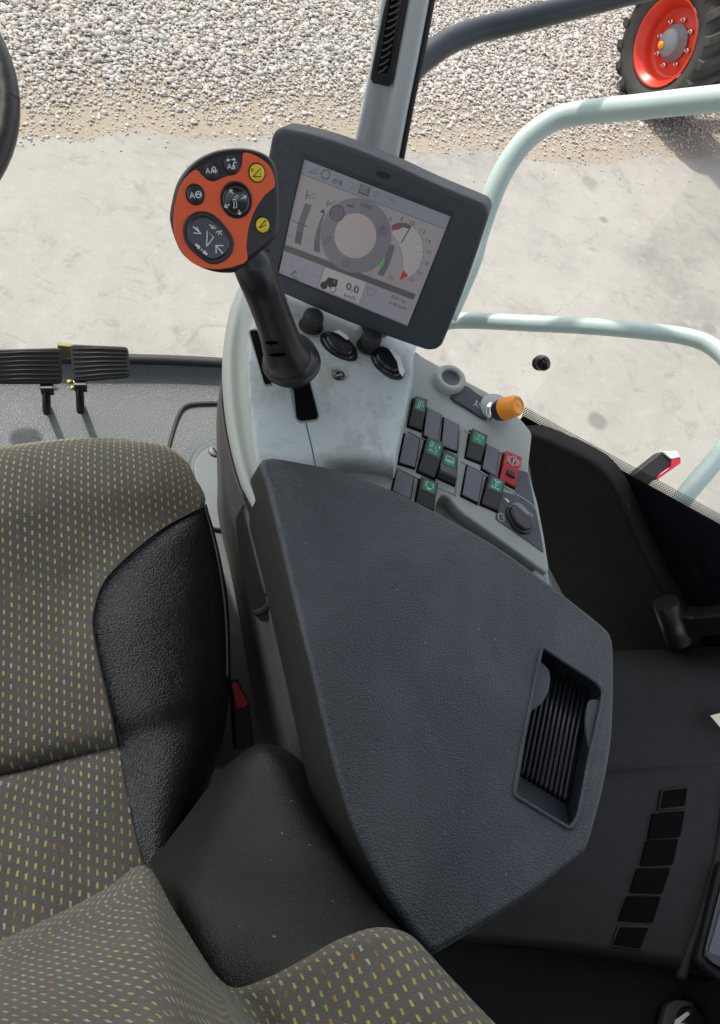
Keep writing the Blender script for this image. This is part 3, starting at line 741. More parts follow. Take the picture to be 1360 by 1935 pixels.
# ================================================================== PEDALS
def pedal(px, py0, quad, armpx, label, bolt):
    pl = plane3(P(*quad[0], .30), P(*quad[1], .30), P(quad[3][0], quad[3][1], .262))
    t = thing('brake_pedal', P(armpx[0][0], armpx[0][1], .05), label, 'pedal', 'brake pedals on the floor')
    rd = rounded(quad, 9, 4)
    def pad(m):
        m.prism([pl.at(*p) for p in rd], pl.n, .012, 'pedal_rubber', .003)
        (x0, y0), (x1, y1), (x2, y2), (x3, y3) = quad
        for k in range(1, 8):
            t_ = k/8
            a = (x0+(x3-x0)*t_+5, y0+(y3-y0)*t_); b = (x1+(x2-x1)*t_-5, y1+(y2-y1)*t_)
            m.tube([pl.at(*a, .0002), pl.at((a[0]+b[0])/2, (a[1]+b[1])/2-2, .0008), pl.at(*b, .0002)], .0016, 'pedal_rubber', 6)
    part('rubber_pad', t, pad)
    part('pedal_arm', t, lambda m: m.tube([pl.at(armpx[0][0], armpx[0][1]-20, -.014)]+[pl.at(*armpx[0], -.014), P(*armpx[1], .20), P(armpx[1][0]+4, armpx[1][1]-6, .02)], .0075, 'black_plastic', 8))
    part('pedal_bracket', t, lambda m: m.box(pl.at(armpx[0][0]+2, armpx[0][1]-4, -.012), (.011, 0, 0), (0, .008, 0), (0, 0, .010), 'black_plastic', .001))
    for bx, by in bolt:
        c = pl.at(bx, by, -.012)
        part('bolt', t, lambda m: (m.tube([c-V((.006, 0, 0)), c+V((.004, 0, 0))], .0045, 'brass', 6), m.tube([c+V((.004, 0, 0)), c+V((.010, 0, 0))], .0028, 'chrome', 8)))
pedal(190, 650, [(131, 650), (242, 655), (246, 713), (137, 722)], [(150, 732), (152, 776)], 'right-hand black ribbed pedal, the one with its whole pad in view', [(132, 722), (138, 733)])
pedal(60, 660, [(-30, 661), (115, 657), (117, 726), (-20, 726)], [(87, 738), (88, 778)], 'left-hand black ribbed pedal, cut by the left edge of the photo', [(100, 734)])
m = MB(); cpl = plane3(P(112, 655, .285), P(135, 653, .285), P(112, 678, .26))
m.prism([cpl.at(x, y) for x, y in rounded([(108, 652), (136, 655), (136, 676), (112, 678)], 3)], cpl.n, .01, 'olive_bracket', .002); m.build('pedal_link', at=cpl.o, label='olive metal link plate between the two black pedals', category='link plate')

# ================================================================== STEERING WHEEL (rim only in view)
sw = thing('steering_wheel', P(-90, 190, .70), 'black steering wheel rim at the upper left edge', 'steering wheel')
def swr(m):
    z = .78; c = P(12, 190, z)+V((-.185, 0, 0)); n = V((0, -.42, .9)).normalized(); a = V((1, 0, 0)); b = n.cross(a)
    pts = [c+(a*math.cos(t)+b*math.sin(t))*.185 for t in np.linspace(0, 2*math.pi, 73)]
    m.tube(pts, .0155, 'grip_rubber', 20, False)
part('rim', sw, swr)
def sws(m):
    z = .78; c = P(12, 190, z)+V((-.185, 0, 0)); n = V((0, -.42, .9)).normalized()
    m.box(c-n*.02, (.17, 0, 0), n.cross(V((1, 0, 0)))*.022, n*.008, 'black_plastic', .004)
    m.lathe(c, n, [(.045, -.05), (.05, -.01), (.045, .0), (0, .005)], 'black_plastic', 30)
    m.tube([c-n*.03, c-n*.5], .03, 'black_plastic', 20)
part('spoke_hub', sw, sws)

# ================================================================== SEAT
st = thing('driver_seat', P(150, 1150, 0), 'driver seat in brown-grey dotted fabric with black leather bolsters, left of the armrest', 'seat')
def row(l): return [P(x, y, z) for x, y, z in l]
def cushion(m):
    g = [[(-320, 895, .36), (-120, 865, .36), (0, 845, .36), (120, 830, .36), (235, 830, .36), (310, 842, .36), (352, 872, .36)],
         [(-320, 890, .42), (-120, 866, .43), (0, 846, .435), (120, 831, .435), (235, 831, .435), (312, 843, .43), (356, 876, .42)],
         [(-320, 915, .48), (-120, 890, .49), (0, 868, .492), (120, 850, .492), (235, 850, .49), (312, 862, .48), (366, 898, .46)],
         [(-320, 990, .50), (-120, 965, .51), (0, 950, .512), (120, 925, .512), (235, 915, .51), (312, 920, .50), (386, 953, .475)],
         [(-320, 1060, .50), (-120, 1040, .50), (0, 1030, .502), (100, 1015, .502), (190, 1002, .502), (250, 1000, .50), (305, 1003, .495)],
         [(-320, 1130, .49), (-120, 1115, .485), (0, 1105, .485), (70, 1098, .488), (130, 1092, .49), (172, 1088, .495), (207, 1086, .498)],
         [(-320, 1185, .49), (-120, 1170, .48), (0, 1160, .478), (60, 1158, .48), (110, 1155, .484), (148, 1153, .492), (179, 1151, .50)],
         [(-320, 1235, .49), (-120, 1225, .475), (0, 1218, .472), (60, 1216, .475), (110, 1213, .480), (148, 1211, .49), (180, 1209, .50)],
         [(-320, 1370, .48), (-120, 1365, .465), (0, 1360, .462), (60, 1358, .465), (125, 1354, .472), (172, 1350, .48), (212, 1348, .49)],
         [(-320, 1480, .47), (-120, 1455, .458), (0, 1435, .455), (60, 1424, .457), (125, 1408, .462), (180, 1396, .472), (221, 1388, .48)],
         [(-320, 1505, .435), (-120, 1484, .43), (0, 1462, .43), (60, 1449, .43), (125, 1432, .435), (180, 1418, .447), (226, 1408, .465)]]
    m.patch([row(r) for r in g], 'seat_fabric', 6, .02, uv='xy')
part('cushion', st, cushion)
def lowback(m):
    g = [[(-320, 1512, .43), (-120, 1488, .425), (0, 1465, .42), (60, 1452, .42), (125, 1434, .425), (180, 1420, .44), (225, 1411, .46)],
         [(-320, 1530, .465), (-120, 1503, .46), (0, 1480, .458), (60, 1467, .458), (127, 1449, .460), (184, 1436, .468), (229, 1428, .475)],
         [(-320, 1600, .49), (-120, 1570, .485), (0, 1550, .482), (60, 1540, .482), (135, 1520, .482), (195, 1505, .482), (241, 1495, .483)],
         [(-320, 1720, .51), (-120, 1690, .505), (0, 1665, .50), (70, 1645, .50), (150, 1620, .495), (212, 1595, .495), (259, 1580, .495)],
         [(-320, 1900, .53), (-120, 1860, .525), (0, 1820, .52), (80, 1790, .52), (165, 1740, .51), (235, 1700, .51), (285, 1670, .505)]]
    m.patch([row(r) for r in g], 'seat_fabric', 6, .02, uv='xy')
part('lower_back_cushion', st, lowback)
def bolster(m):
    L = [(386, 953, .478), (305, 1003, .497), (207, 1086, .50), (179, 1151, .502), (180, 1209, .502), (211, 1348, .492), (225, 1410, .475), (241, 1495, .487), (259, 1580, .50), (285, 1665, .51)]
    Rt = [(390, 957, .47), (404, 1000, .465), (420, 1070, .46), (430, 1130, .455), (434, 1190, .45), (436, 1290, .45), (430, 1340, .45), (415, 1420, .45), (380, 1520, .45), (330, 1640, .46)]
    B = [.0, .012, .020, .026, .03, .034, .034, .03, .025, .02]
    g = []
    for l, r, b in zip(L, Rt, B):
        rw = []
        for t, h in ((0, 0), (.10, .25), (.3, .75), (.5, 1.), (.7, .95), (.85, .55), (.95, .1), (1., -.6)):
            rw.append(P(l[0]+(r[0]-l[0])*t, l[1]+(r[1]-l[1])*t, l[2]+(r[2]-l[2])*t+b*h))
        g.append(rw)
    m.patch(g, 'seat_leather', 6, .14)
part('seat_bolster', st, bolster, label='black grained leather bolster on the right of the cushion')
def piping(m):
    pt = spline([(388, 956, .482), (300, 1004, .500), (206, 1087, .503), (178, 1151, .505), (179, 1209, .505), (210, 1348, .495), (224, 1410, .478)], 8, False)
    m.tube([P(*p) for p in pt], .0019, 'black_plastic', 8)
    pt = spline([(387, 953, .484), (399, 1000, .474), (413, 1060, .472), (424, 1130, .467), (429, 1200, .463), (430, 1280, .46)], 8, False)
    m.tube([P(*p) for p in pt], .0024, 'black_plastic', 8)
part('piping', st, piping)
def wing(m):      # black backrest side bolster
    g = [[(455, 1425, .56), (472, 1412, .585), (492, 1405, .60), (515, 1407, .60), (540, 1416, .59), (562, 1432, .57), (575, 1445, .54)],
         [(425, 1450, .56), (452, 1432, .60), (490, 1420, .625), (525, 1424, .63), (556, 1436, .62), (582, 1458, .59), (596, 1478, .55)],
         [(390, 1492, .56), (430, 1480, .61), (480, 1472, .64), (530, 1472, .655), (570, 1482, .65), (602, 1500, .61), (618, 1520, .56)],
         [(350, 1545, .56), (400, 1545, .63), (470, 1545, .665), (545, 1545, .69), (600, 1552, .685), (635, 1565, .64), (655, 1585, .58)],
         [(312, 1595, .57), (375, 1610, .66), (460, 1625, .695), (560, 1630, .725), (630, 1630, .72), (672, 1638, .67), (700, 1650, .60)],
         [(280, 1640, .60), (350, 1690, .69), (450, 1715, .73), (575, 1715, .765), (655, 1705, .76), (712, 1705, .70), (745, 1715, .62)],
         [(300, 1720, .64), (370, 1790, .72), (450, 1830, .76), (590, 1800, .80), (690, 1780, .79), (760, 1770, .73), (800, 1775, .64)],
         [(330, 1800, .68), (400, 1880, .74), (470, 1920, .78), (600, 1880, .82), (720, 1850, .81), (800, 1840, .75), (840, 1850, .66)]]
    m.patch([row(r) for r in g], 'bolster_leather', 6, .10)
part('backrest_bolster', st, wing, label='large smooth black side bolster of the backrest')
def upper(m):
    top = [(-330, 1900, .60), (-120, 1826, .63), (0, 1778, .65), (110, 1727, .66), (200, 1680, .67), (273, 1636, .68), (328, 1720, .715), (378, 1800, .74), (410, 1845, .755), (445, 1866, .77), (500, 1848, .785), (570, 1812, .80), (640, 1776, .815), (705, 1754, .825), (760, 1760, .825), (800, 1790, .82), (835, 1850, .81), (885, 1935, .80), (930, 2010, .80)]
    c = (-40, 2300)
    mid = []
    g0 = [P(x, y, z-.035) for x, y, z in top]
    g1 = [P(x, y, z-.008) for x, y, z in top]
    def mv(k, dz, lobe):
        out = []
        for i, (x, y, z) in enumerate(top):
            t = i/(len(top)-1)
            # target position along bottom (off-screen)
            bx = 1.45*x-60; by = 2120
            zz = z+(dz if i < 9 else dz*lobe)
            out.append(P(x+(bx-x)*k, y+(by-y)*k, zz))
        return out
    g = [g0, g1, mv(.035, .022, .6), mv(.14, .075, .35), mv(.35, .16, .3), mv(.65, .25, .32), mv(1., .33, .35)]
    m.patch(g, 'seat_fabric', 6, .0, uv='col', uvs=1.15)
part('upper_backrest', st, upper)
part('seat_base', st, lambda m: m.box((-.16, .33, .2), (.22, 0, 0), (0, .20, 0), (0, 0, .15), 'matte_black', .02))
# buckle
bk = thing('seat_belt_buckle', P(455, 1340, .36), 'seat belt buckle with red release button between seat and armrest', 'buckle')
bp = Plane(P(455, 1320, .36), V((0, -.2, .95)))
part('housing', bk, lambda m: m.prism([bp.at(x, y) for x, y in rounded([(436, 1284), (448, 1281), (472, 1330), (480, 1410), (445, 1420), (440, 1345)], 6)], bp.n, .03, 'black_plastic', .003))
part('release_button', bk, lambda m: m.prism([bp.at(x, y, .004) for x, y in rounded([(436, 1292), (448, 1289), (470, 1328), (465, 1335), (446, 1341)], 5)], bp.n, .004, 'buckle_red', .0018))

# ================================================================== FRONT CONTROL CONSOLE
cc = thing('control_console', P(600, 760, .05), 'worn mint-grey control console with switches, knobs and a dark side skirt, under the display', 'console')
SZ = .70
def zrow(pts, z): return [P(x, y, z) for x, y in pts]
# dark side skirt
skT = [(458, 532, .65), (436, 582, .642), (424, 642, .637), (419, 705, .632), (424, 780, .632), (436, 850, .637), (454, 915, .642), (474, 962, .648), (506, 1080, .645), (532, 1200, .64), (562, 1320, .64), (600, 1440, .64), (640, 1560, .64), (690, 1680, .64)]
skB = [(480, 545, .60), (452, 600, .56), (432, 655, .50), (419, 712, .40), (414, 780, .30), (414, 850, .26), (415, 915, .24), (416, 975, .22), (440, 1085, .17), (462, 1200, .15), (484, 1310, .14), (506, 1430, .13), (530, 1560, .12), (560, 1680, .12)]
def skirt(m):
    g = []
    for t in (0, .04, .5, .96, 1):
        r = []
        for a, b in zip(skT, skB):
            A, B = P(*a), P(*b); p = A.lerp(B, t); r.append(p+V((.005*(0 if t in (0, 1) or a[1] < 760 else 1)*-1, 0, 0)))
        g.append(r)
    m.patch(g, 'skirt_plastic', 4, 0)
part('side_skirt', cc, skirt)
part('inner_body', cc, lambda m: m.prism([P(x, y, .62) for x, y in ((500, 600), (700, 600), (960, 800), (1000, 880), (1030, 1060), (1120, 1230), (1080, 1560), (820, 1740), (640, 1500), (560, 1200), (500, 900), (470, 740))], Zz, .38, 'skirt_plastic'))
# storage pull on the side
hpl = plane3(P(443, 976, .56), P(513, 1130, .60), P(492, 1176, .54))
sh_ = part('side_pocket', cc, lambda m: m.prism([hpl.at(x, y, .012) for x, y in rounded([(443, 980), (458, 952), (469, 938), (480, 945), (492, 1000), (514, 1100), (519, 1165), (493, 1177), (483, 1166), (465, 1105), (450, 1040)], 8)], hpl.n, .03, 'black_plastic', .002), label='black pocket lid with a pull lip on the console side')
part('pull_lip', sh_, lambda m: m.tube([hpl.at(*p, .017) for p in ((467, 962), (475, 1000), (490, 1060), (505, 1115), (507, 1126))], .0052, 'black_plastic', 10))
part('lip_end', sh_, lambda m: m.tube([hpl.at(*p, .014) for p in ((483, 1158), (497, 1154), (508, 1144), (515, 1132))], .004, 'rubber', 8))

# top shell
cols = [
 [(458, 530, .655), (436, 580, .645), (424, 640, .64), (419, 705, .635), (424, 780, .635), (436, 850, .64), (454, 915, .645), (474, 962, .65)],
 [(459, 528, .672), (438, 578, .672), (426, 638, .67), (422, 703, .668), (427, 779, .668), (439, 848, .67), (457, 912, .672), (477, 958, .672)],
 [(466, 530, .682), (446, 580, .684), (435, 640, .684), (432, 705, .682), (438, 780, .682), (450, 848, .682), (466, 905, .682), (483, 945, .682)],
 [(476, 534, .684), (462, 584, .686), (452, 640, .684), (450, 705, .682), (456, 780, .682), (465, 846, .682), (477, 893, .682), (490, 930, .682)],
 [(492, 540, .686), (480, 590, .688), (467, 634, .686), (464, 705, .684), (470, 780, .684), (479, 845, .684), (487, 885, .684), (497, 920, .684)],
 [(500, 543, .690), (488, 595, .698), (474, 633, .699), (470, 705, .699), (476, 780, .699), (485, 844, .699), (492, 880, .699), (501, 915, .699)],
 [(508, 545, .692), (496, 598, .70), (484, 632, .702), (480, 705, .702), (486, 780, .702), (495, 843, .702), (502, 880, .702), (511, 912, .702)],
 [(565, 562, .695), (560, 600, .70), (556, 640, .702), (556, 705, .702), (562, 775, .702), (570, 842, .702), (578, 878, .702), (586, 912, .70)],
 [(630, 582, .695), (626, 612, .70), (622, 645, .702), (620, 705, .702), (622, 775, .702), (624, 842, .702), (628, 874, .695), (632, 905, .655)],
 [(700, 603, .695), (698, 625, .70), (694, 652, .702), (690, 705, .702), (688, 775, .702), (684, 838, .702), (684, 872, .695), (686, 905, .650)],
 [(778, 633, .690), (772, 650, .697), (768, 672, .699), (764, 718, .699), (754, 780, .699), (740, 838, .699), (734, 876, .694), (730, 912, .655)],
 [(790, 638, .685), (783, 653, .692), (779, 678, .694), (776, 722, .694), (766, 782, .694), (752, 842, .694), (745, 885, .688), (738, 920, .65)],
 [(793, 640, .660), (786, 658, .672), (783, 683, .672), (780, 727, .672), (770, 787, .670), (756, 847, .668), (748, 893, .665), (740, 930, .645)]]
part('top_shell', cc, lambda m: (m.patch([[P(*p) for p in c] for c in cols[:5]], 'mint', 6), m.patch([[P(*p) for p in c] for c in cols[4:]], 'mint_worn', 6)))
# left rim painted cleaner: separate narrow skin slightly proud
SH = Plane(P(600, 700, .702), Zz)
def seam(m):
    m.ribbon([SH.at(x, y, .0006) for x, y in ((577, 796), (583, 820), (590, 850), (597, 885), (600, 905))], .0009, Zz, 'matte_black')
part('shell_joint', cc, seam)
def slot(m, pts, w):
    m.prism([SH.at(x, y, .0012) for x, y in rounded(pts, 7)], Zz, .003, 'mint_shade', .0008)
    m.face([SH.at(x, y, .0014) for x, y in rounded(w, 6)], 'matte_black', Zz)  # slot's dark depth put in as a black face on the shell
part('lever_slot', cc, lambda m: slot(m, [(468, 622), (488, 620), (517, 727), (499, 730)], [(471, 625), (486, 623), (514, 725), (500, 727)]), label='left lever slot')
part('lever_slot', cc, lambda m: slot(m, [(543, 715), (584, 710), (604, 786), (600, 795), (566, 799), (558, 792)], [(553, 716), (582, 712), (601, 785), (598, 792), (567, 796), (560, 790)]), label='right lever slot')

def tallknob(bx, by, label):
    c = SH.at(bx, by)
    def f(m):
        prof = [(.0150, -.002), (.0150, .0005), (.0138, .001), (.0134, .004), (.0122, .0215), (.0108, .0235), (0, .0238)]
        m.lathe(c, Zz, prof, 'rubber', 40)
    k = part('rotary_knob', cc, f, label=label)
    def g(m):
        for i in range(22):
            a = i/22*6.283; d = V((math.cos(a), math.sin(a), 0)); m.tube([c+d*.0133+Zz*.003, c+d*.0121+Zz*.021], .0009, 'rubber', 5)
    part('grip_flutes', k, g)
    part('seat_ring', k, lambda m: m.lathe(c, Zz, [(.0175, -.001), (.0175, .001), (.0155, .0016), (.015, -.001)], 'mint_shade', 36))
tallknob(587, 618, 'left upright fluted black knob')
tallknob(695, 656, 'right upright fluted black knob')
def pointer(name, plane, rim_px, body_px, white_px, label, hgt=.011, ringmat='mint_shade', wmat='mark_white', wparent=None):
    k = part(name, cc, lambda m: m.prism([plane.at(x, y, .001) for x, y in spline(rim_px, 4)], plane.n, .004, 'black_plastic', .0008), label=label)
    def body(m):
        o = [plane.at(x, y, hgt*.5) for x, y in rounded(body_px, 5)]
        m.prism(o, plane.n, hgt*.6, 'black_gloss', .002, flare=.0012)
        # raised grip bar
        c = V((0, 0, 0))
        for p in o: c += p/len(o)
        bar = [c+(p-c)*.80 for p in o]
        ax_ = (bar[0]-bar[len(bar)//2]); 
        m.prism([c+(p-c)*.82+plane.n*(hgt*.45) for p in o], plane.n, hgt*.45, 'black_gloss', .0022, flare=.0012)
    part('grip', k, body)
    part('pointer_mark', k, lambda m: m.prism([plane.at(x, y, hgt*1.0) for x, y in white_px], plane.n, .0012, wmat, .0003))
pointer('rotary_switch', SH, [(605, 642), (608, 630), (622, 626), (645, 632), (668, 652), (676, 668), (672, 681), (655, 681), (630, 671), (612, 656)],
        [(608, 636), (615, 628), (640, 629), (657, 641), (672, 655), (671, 671), (662, 677), (645, 673), (620, 656)],
        [(630, 626), (641, 623), (655, 633), (660, 641), (654, 641), (641, 631)], 'left black pointer knob with a short white line')
pointer('rotary_switch', SH, [(700, 672), (702, 656), (715, 652), (738, 660), (757, 680), (765, 702), (760, 714), (744, 714), (722, 703), (706, 688)],
        [(703, 665), (710, 653), (730, 656), (748, 670), (760, 692), (757, 707), (744, 710), (724, 698), (708, 682)],
        [(734, 658), (742, 660), (757, 676), (765, 702), (761, 711), (755, 703), (750, 682)], 'right black pointer knob with a longer white line')
sb = part('push_button', cc, lambda m: (m.lathe(SH.at(641, 706), Zz, [(.0125, .0004), (.0115, .0012), (.0105, .0004), (.0095, .0003)], 'mint', 36), m.lathe(SH.at(639, 710), Zz, [(.0082, 0), (.0082, .002), (.0070, .0032), (0, .0034)], 'black_gloss', 30, ex=1.)), label='small oval push button with a white horn-like symbol')
def sbi(m):
    q = SH.up(.0038); m.ribbon([q.at(*p) for p in ((630, 703), (641, 700), (646, 706), (636, 709), (630, 703))], .0006, Zz, 'mark_white'); m.ribbon([q.at(*p) for p in ((632, 711), (648, 708))], .0006, Zz, 'mark_white')
part('symbol', sb, sbi)

# ---- switch panel
sp_ = plane3(P(800, 690, .682), P(1000, 812, .678), P(1030, 1060, .664))
SN = sp_.n
def spanel(m):
    m.prism([sp_.at(x, y) for x, y in rounded([(690, 640), (770, 658), (822, 686), (880, 719), (925, 742), (985, 792), (1006, 818), (998, 888), (1016, 948), (1028, 1010), (1038, 1074), (1033, 1085), (1010, 1068), (935, 1014), (870, 968), (846, 938), (832, 934), (824, 950), (815, 1000), (690, 1000), (640, 900)], 9)], SN, .055, 'mint_panel', .003, flare=.004)
spn = part('switch_panel', cc, spanel)
# pocket floor and side
part('pocket', cc, lambda m: (m.prism([sp_.at(x, y, -.020) for x, y in ((790, 900), (1020, 1030), (1045, 1110), (1020, 1125), (780, 1000))], SN, .03, 'mint_shade', .002),
     m.prism([sp_.at(x, y, -.006) for x, y in rounded([(1008, 1078), (1022, 1070), (1036, 1080), (1040, 1120), (1012, 1105)], 4)], SN, .04, 'mint_panel', .003)))
part('pocket_rim', cc, lambda m: m.tube([sp_.at(x, y, -.004) for x, y in ((818, 968), (870, 1000), (940, 1044), (1008, 1086))], .0018, 'mint_panel', 8))
# cup socket and horn bar
cup = sp_.at(847, 722, .0)
part('round_socket', cc, lambda m: (m.lathe(cup, SN, [(.0228, -.01), (.0215, .009), (.0200, .0115), (.0138, .0115), (.0130, .010), (.0130, .002)], 'mint_panel', 44), m.lathe(cup, SN, [(.0131, .0085), (.0100, .0065), (0, .0055)], 'decal_grey', 40)), label='round raised socket with a dark dished middle')
part('dark_strip', cc, lambda m: m.prism([sp_.at(x, y, .004) for x, y in spline([(870, 738), (880, 728), (900, 742), (925, 760), (922, 780), (918, 792), (885, 772), (852, 750)], 3)], SN, .006, 'decal_dark', .001))
part('boss', cc, lambda m: m.lathe(sp_.at(935, 775), SN, [(.024, -.008), (.0225, .006), (.020, .009), (0, .009)], 'mint_panel', 36))
def handicon(m):
    f = lambda X, Y: sp_.at(720+X/4, 640+Y/4, .0046)
    for l in ([(700, 500), (720, 497), (728, 470), (735, 490), (765, 487)], [(697, 492), (735, 515), (748, 527), (757, 510), (740, 495)], [(725, 500), (712, 485), (722, 465)], [(740, 505), (762, 498)]):
        m.ribbon([f(*p) for p in l], .0005, SN, 'mark_white')
part('symbol', cc, handicon, label='white hand symbol on the dark strip')
# orange knob
A0 = sp_.at(934, 779, .006); A1 = A0+(PD(976, 766, (sp_.at(934, 779)-CAM).dot(CD)-.038)-A0)
ok = part('orange_knob', cc, lambda m: m.lathe(A0+(A1-A0)*.40, A1-A0, [(.0142, 0), (.0152, .002), (.0150, .010), (.0136, .022), (.0120, .0252), (.0102, .0262), (.0100, .0254), (.0020, .0256), (.0016, .0262), (0, .0262)], 'knob_orange', 44), label='orange round push-pull knob on a chrome and black collar')
part('black_collar', ok, lambda m: m.lathe(A0+(A1-A0)*.12, A1-A0, [(.0128, 0), (.0136, .003), (.0142, .006), (.0150, .010), (.0150, .0135), (.0142, .014)], 'black_plastic', 40))
part('chrome_ring', ok, lambda m: m.lathe(A0-(A1-A0)*.03, A1-A0, [(.0150, 0), (.0150, .0014), (.0128, .002), (.0122, .008)], 'chrome', 40))

def sw_pt(q):
    A, B, C_, D_ = [sp_.at(*p) for p in q]
    def f(u, v, h=0): return A.lerp(B, u).lerp(D_.lerp(C_, u), v)+SN*h
    return f
def well(m, f, e=.07):
    m.prism([f(-e, -e*.6, .0012), f(1+e, -e*.6, .0012), f(1+e, 1+e*.6, .0012), f(-e, 1+e*.6, .0012)], SN, .004, 'matte_black')
def blank(q, label, worn=False):
    f = sw_pt(q)
    b = part('blank_switch', cc, lambda m: well(m, f), label=label)
    part('cap', b, lambda m: m.prism([V(p) for p in rounded([tuple(f(.0, .0, .0042)), tuple(f(1, 0, .0042)), tuple(f(1, 1, .0042)), tuple(f(0, 1, .0042))], .001, 3)], SN, .0035, 'switch_grey', .0006))
def rocker(q, icon, label, pressed=False, red=False, mat='switch_cap', pmat='switch_green'):
    f = sw_pt(q)
    prof = [(-.02, .0), (.0, .0095), (.04, .0105), (.50, .0095), (.56, .0085), (.97, .0035), (1., 0)]
    if pressed: prof = [(-.02, 0), (0, .006), (.04, .0068), (.50, .0062), (.55, .0070), (.88, .0135), (.95, .0125), (1.0, 0)]
    b = part('rocker_switch', cc, lambda m: well(m, f), label=label)
    def cap(m):
        n = len(prof); vs = [f(0.02, v, h) for v, h in prof]+[f(.98, v, h) for v, h in prof]
        m.add(vs, [[i, i+1, n+i+1, n+i][::-1] for i in range(n-1)]+[list(range(n)), list(range(n, 2*n))[::-1]], mat)
    cp = part('cap', b, cap)
    H = lambda v: np.interp(v, [p[0] for p in prof], [p[1] for p in prof])
    u0, u1, v0, v1 = .14, .86, .08, .47
    def plate(m):
        m.face([f(u, v, H(v)+.0003) for u, v in ((u0, v0), (u1, v0), (u1, v1), (u0, v1))], pmat, SN)
        for l in icon: m.ribbon([f(u0+(u1-u0)*x, v0+(v1-v0)*y, H(v0+(v1-v0)*y)+.0006) for x, y in l], .00062, SN, 'mark_white')
    part('symbol_plate', b, plate)
    if red: part('lock_slider', b, lambda m: m.prism([f(u, v, .0105) for u, v in ((.30, .62), (.78, .62), (.82, .80), (.30, .80))], SN, .004, 'black_plastic', .001))
def Z4(l): return [(720+x/4, 640+y/4) for x, y in l]
blank(Z4([(340, 530), (448, 582), (425, 785), (315, 742)]), 'blank switch, middle of the top row')
blank(Z4([(470, 605), (580, 660), (565, 860), (450, 818)]), 'blank switch, right of the top row')
blank(Z4([(175, 728), (285, 768), (248, 982), (130, 945)]), 'blank switch, left of the middle row')
blank(Z4([(115, 995), (240, 1060), (213, 1225), (80, 1160)]), 'blank switch, left of the bottom row')
blank(Z4([(790, 805), (885, 858), (858, 1050), (757, 990)]), 'blank switch beside the red switch')
blank(Z4([(645, 972), (762, 1042), (722, 1248), (605, 1188)]), 'blank switch, lower left of the right group')
spout = [[(.25, .85), (.3, .4), (.5, .15), (.8, .25), (.6, .4), (.5, .45), (.45, .85), (.25, .85)], [(.05, .2), (.2, .2)], [(.8, .45), (.85, .65), (.7, .6)]]
s5 = [[(.35, .25), (.65, .15)], [(.45, .3), (.4, .55), (.65, .6), (.55, .85)], [(.15, .65), (.4, .7)], [(.7, .3), (.85, .3)], [(.78, .2), (.78, .4)]]
s5b = [[(.55, .35), (.6, .55), (.75, .55), (.68, .9)], [(.4, .75), (.55, .8)], [(.8, .3), (.95, .3)], [(.87, .18), (.87, .42)], [(.1, .25), (.2, .12), (.35, .15), (.4, .3)], [(.15, .35), (.3, .3), (.32, .48), (.17, .5), (.15, .35)], [(.15, .75), (.35, .65), (.38, .8), (.15, .75)]]
cab_ = [[(.15, .45), (.2, .15), (.75, .15), (.85, .45), (.85, .65), (.15, .65), (.15, .45)], [(.25, .48), (.75, .48)], [(.2, .56), (.8, .56)], [(.3, .78), (.34, .82)], [(.5, .78), (.54, .82)], [(.7, .78), (.74, .82)], [(.4, .9), (.44, .94)]]
tub = [[(.3, .35), (.2, .2), (.4, .12)], [(.6, .12), (.8, .2), (.7, .35)], [(.2, .35), (.25, .6), (.4, .7), (.6, .7), (.75, .6), (.85, .35)], [(.42, .7), (.42, .88), (.6, .88), (.6, .7)], [(.45, .78), (.58, .78)]]
axle = [[(.25, .1), (.45, .1)], [(.35, .1), (.35, .3)], [(.6, .15), (.85, .15)], [(.72, .15), (.72, .35)], [(.35, .2), (.72, .25)], [(.52, .22), (.5, .4)], [(.38, .5), (.5, .4), (.62, .5), (.5, .62), (.38, .5)], [(.5, .62), (.48, .8)], [(.2, .78), (.75, .84)], [(.2, .68), (.2, .9)], [(.75, .72), (.75, .95)]]
pk = [[(.5, .8), (.5, .25), (.62, .25), (.7, .35), (.62, .48), (.5, .5)]]+[[(.5+.32*math.cos(t), .5+.40*math.sin(t)) for t in np.linspace(0, 6.28, 20)]]+[[(.5+.46*math.cos(t), .5+.52*math.sin(t)) for t in np.linspace(a-.6, a+.6, 8)] for a in (0, 3.14)]
rocker(Z4([(240, 462), (335, 490), (300, 700), (200, 665)]), spout, 'green-plated rocker with spout symbol beside the shell edge')
rocker(Z4([(335, 765), (460, 820), (400, 1065), (272, 1005)]), s5b, 'green-plated rocker with signal symbol in the middle row')
rocker(Z4([(455, 865), (570, 915), (545, 1110), (415, 1050)]), cab_, 'green-plated rocker with machine symbol, its lower edge tipped up', pressed=True)
rocker(Z4([(288, 1065), (415, 1120), (385, 1310), (255, 1250)]), tub, 'green-plated rocker with trough symbol at the pad edge')
rocker(Z4([(668, 705), (785, 760), (745, 945), (635, 900)]), s5, 'green-plated rocker at the top of the right group')
rocker(Z4([(800, 1050), (915, 1100), (875, 1310), (750, 1255)]), axle, 'green-plated rocker with axle symbol')
rocker(Z4([(925, 870), (1045, 925), (1000, 1130), (885, 1070)]), pk, 'red parking brake rocker with a circled P', red=True, mat='red_switch', pmat='maroon')
def decals(m):
    for l in ([(1000, 985), (1075, 1000), (1110, 1010), (1165, 1272), (1060, 1210), (1005, 1130), (1035, 1000)], [(905, 1150), (1010, 1180), (1170, 1290), (1200, 1440), (1230, 1618), (1130, 1545), (865, 1362), (880, 1290)]):
        m.prism([sp_.at(x, y, .0012) for x, y in rounded(Z4(l), 3)], SN, .002, 'decal_grey', .0003)
part('grey_decals', cc, decals)
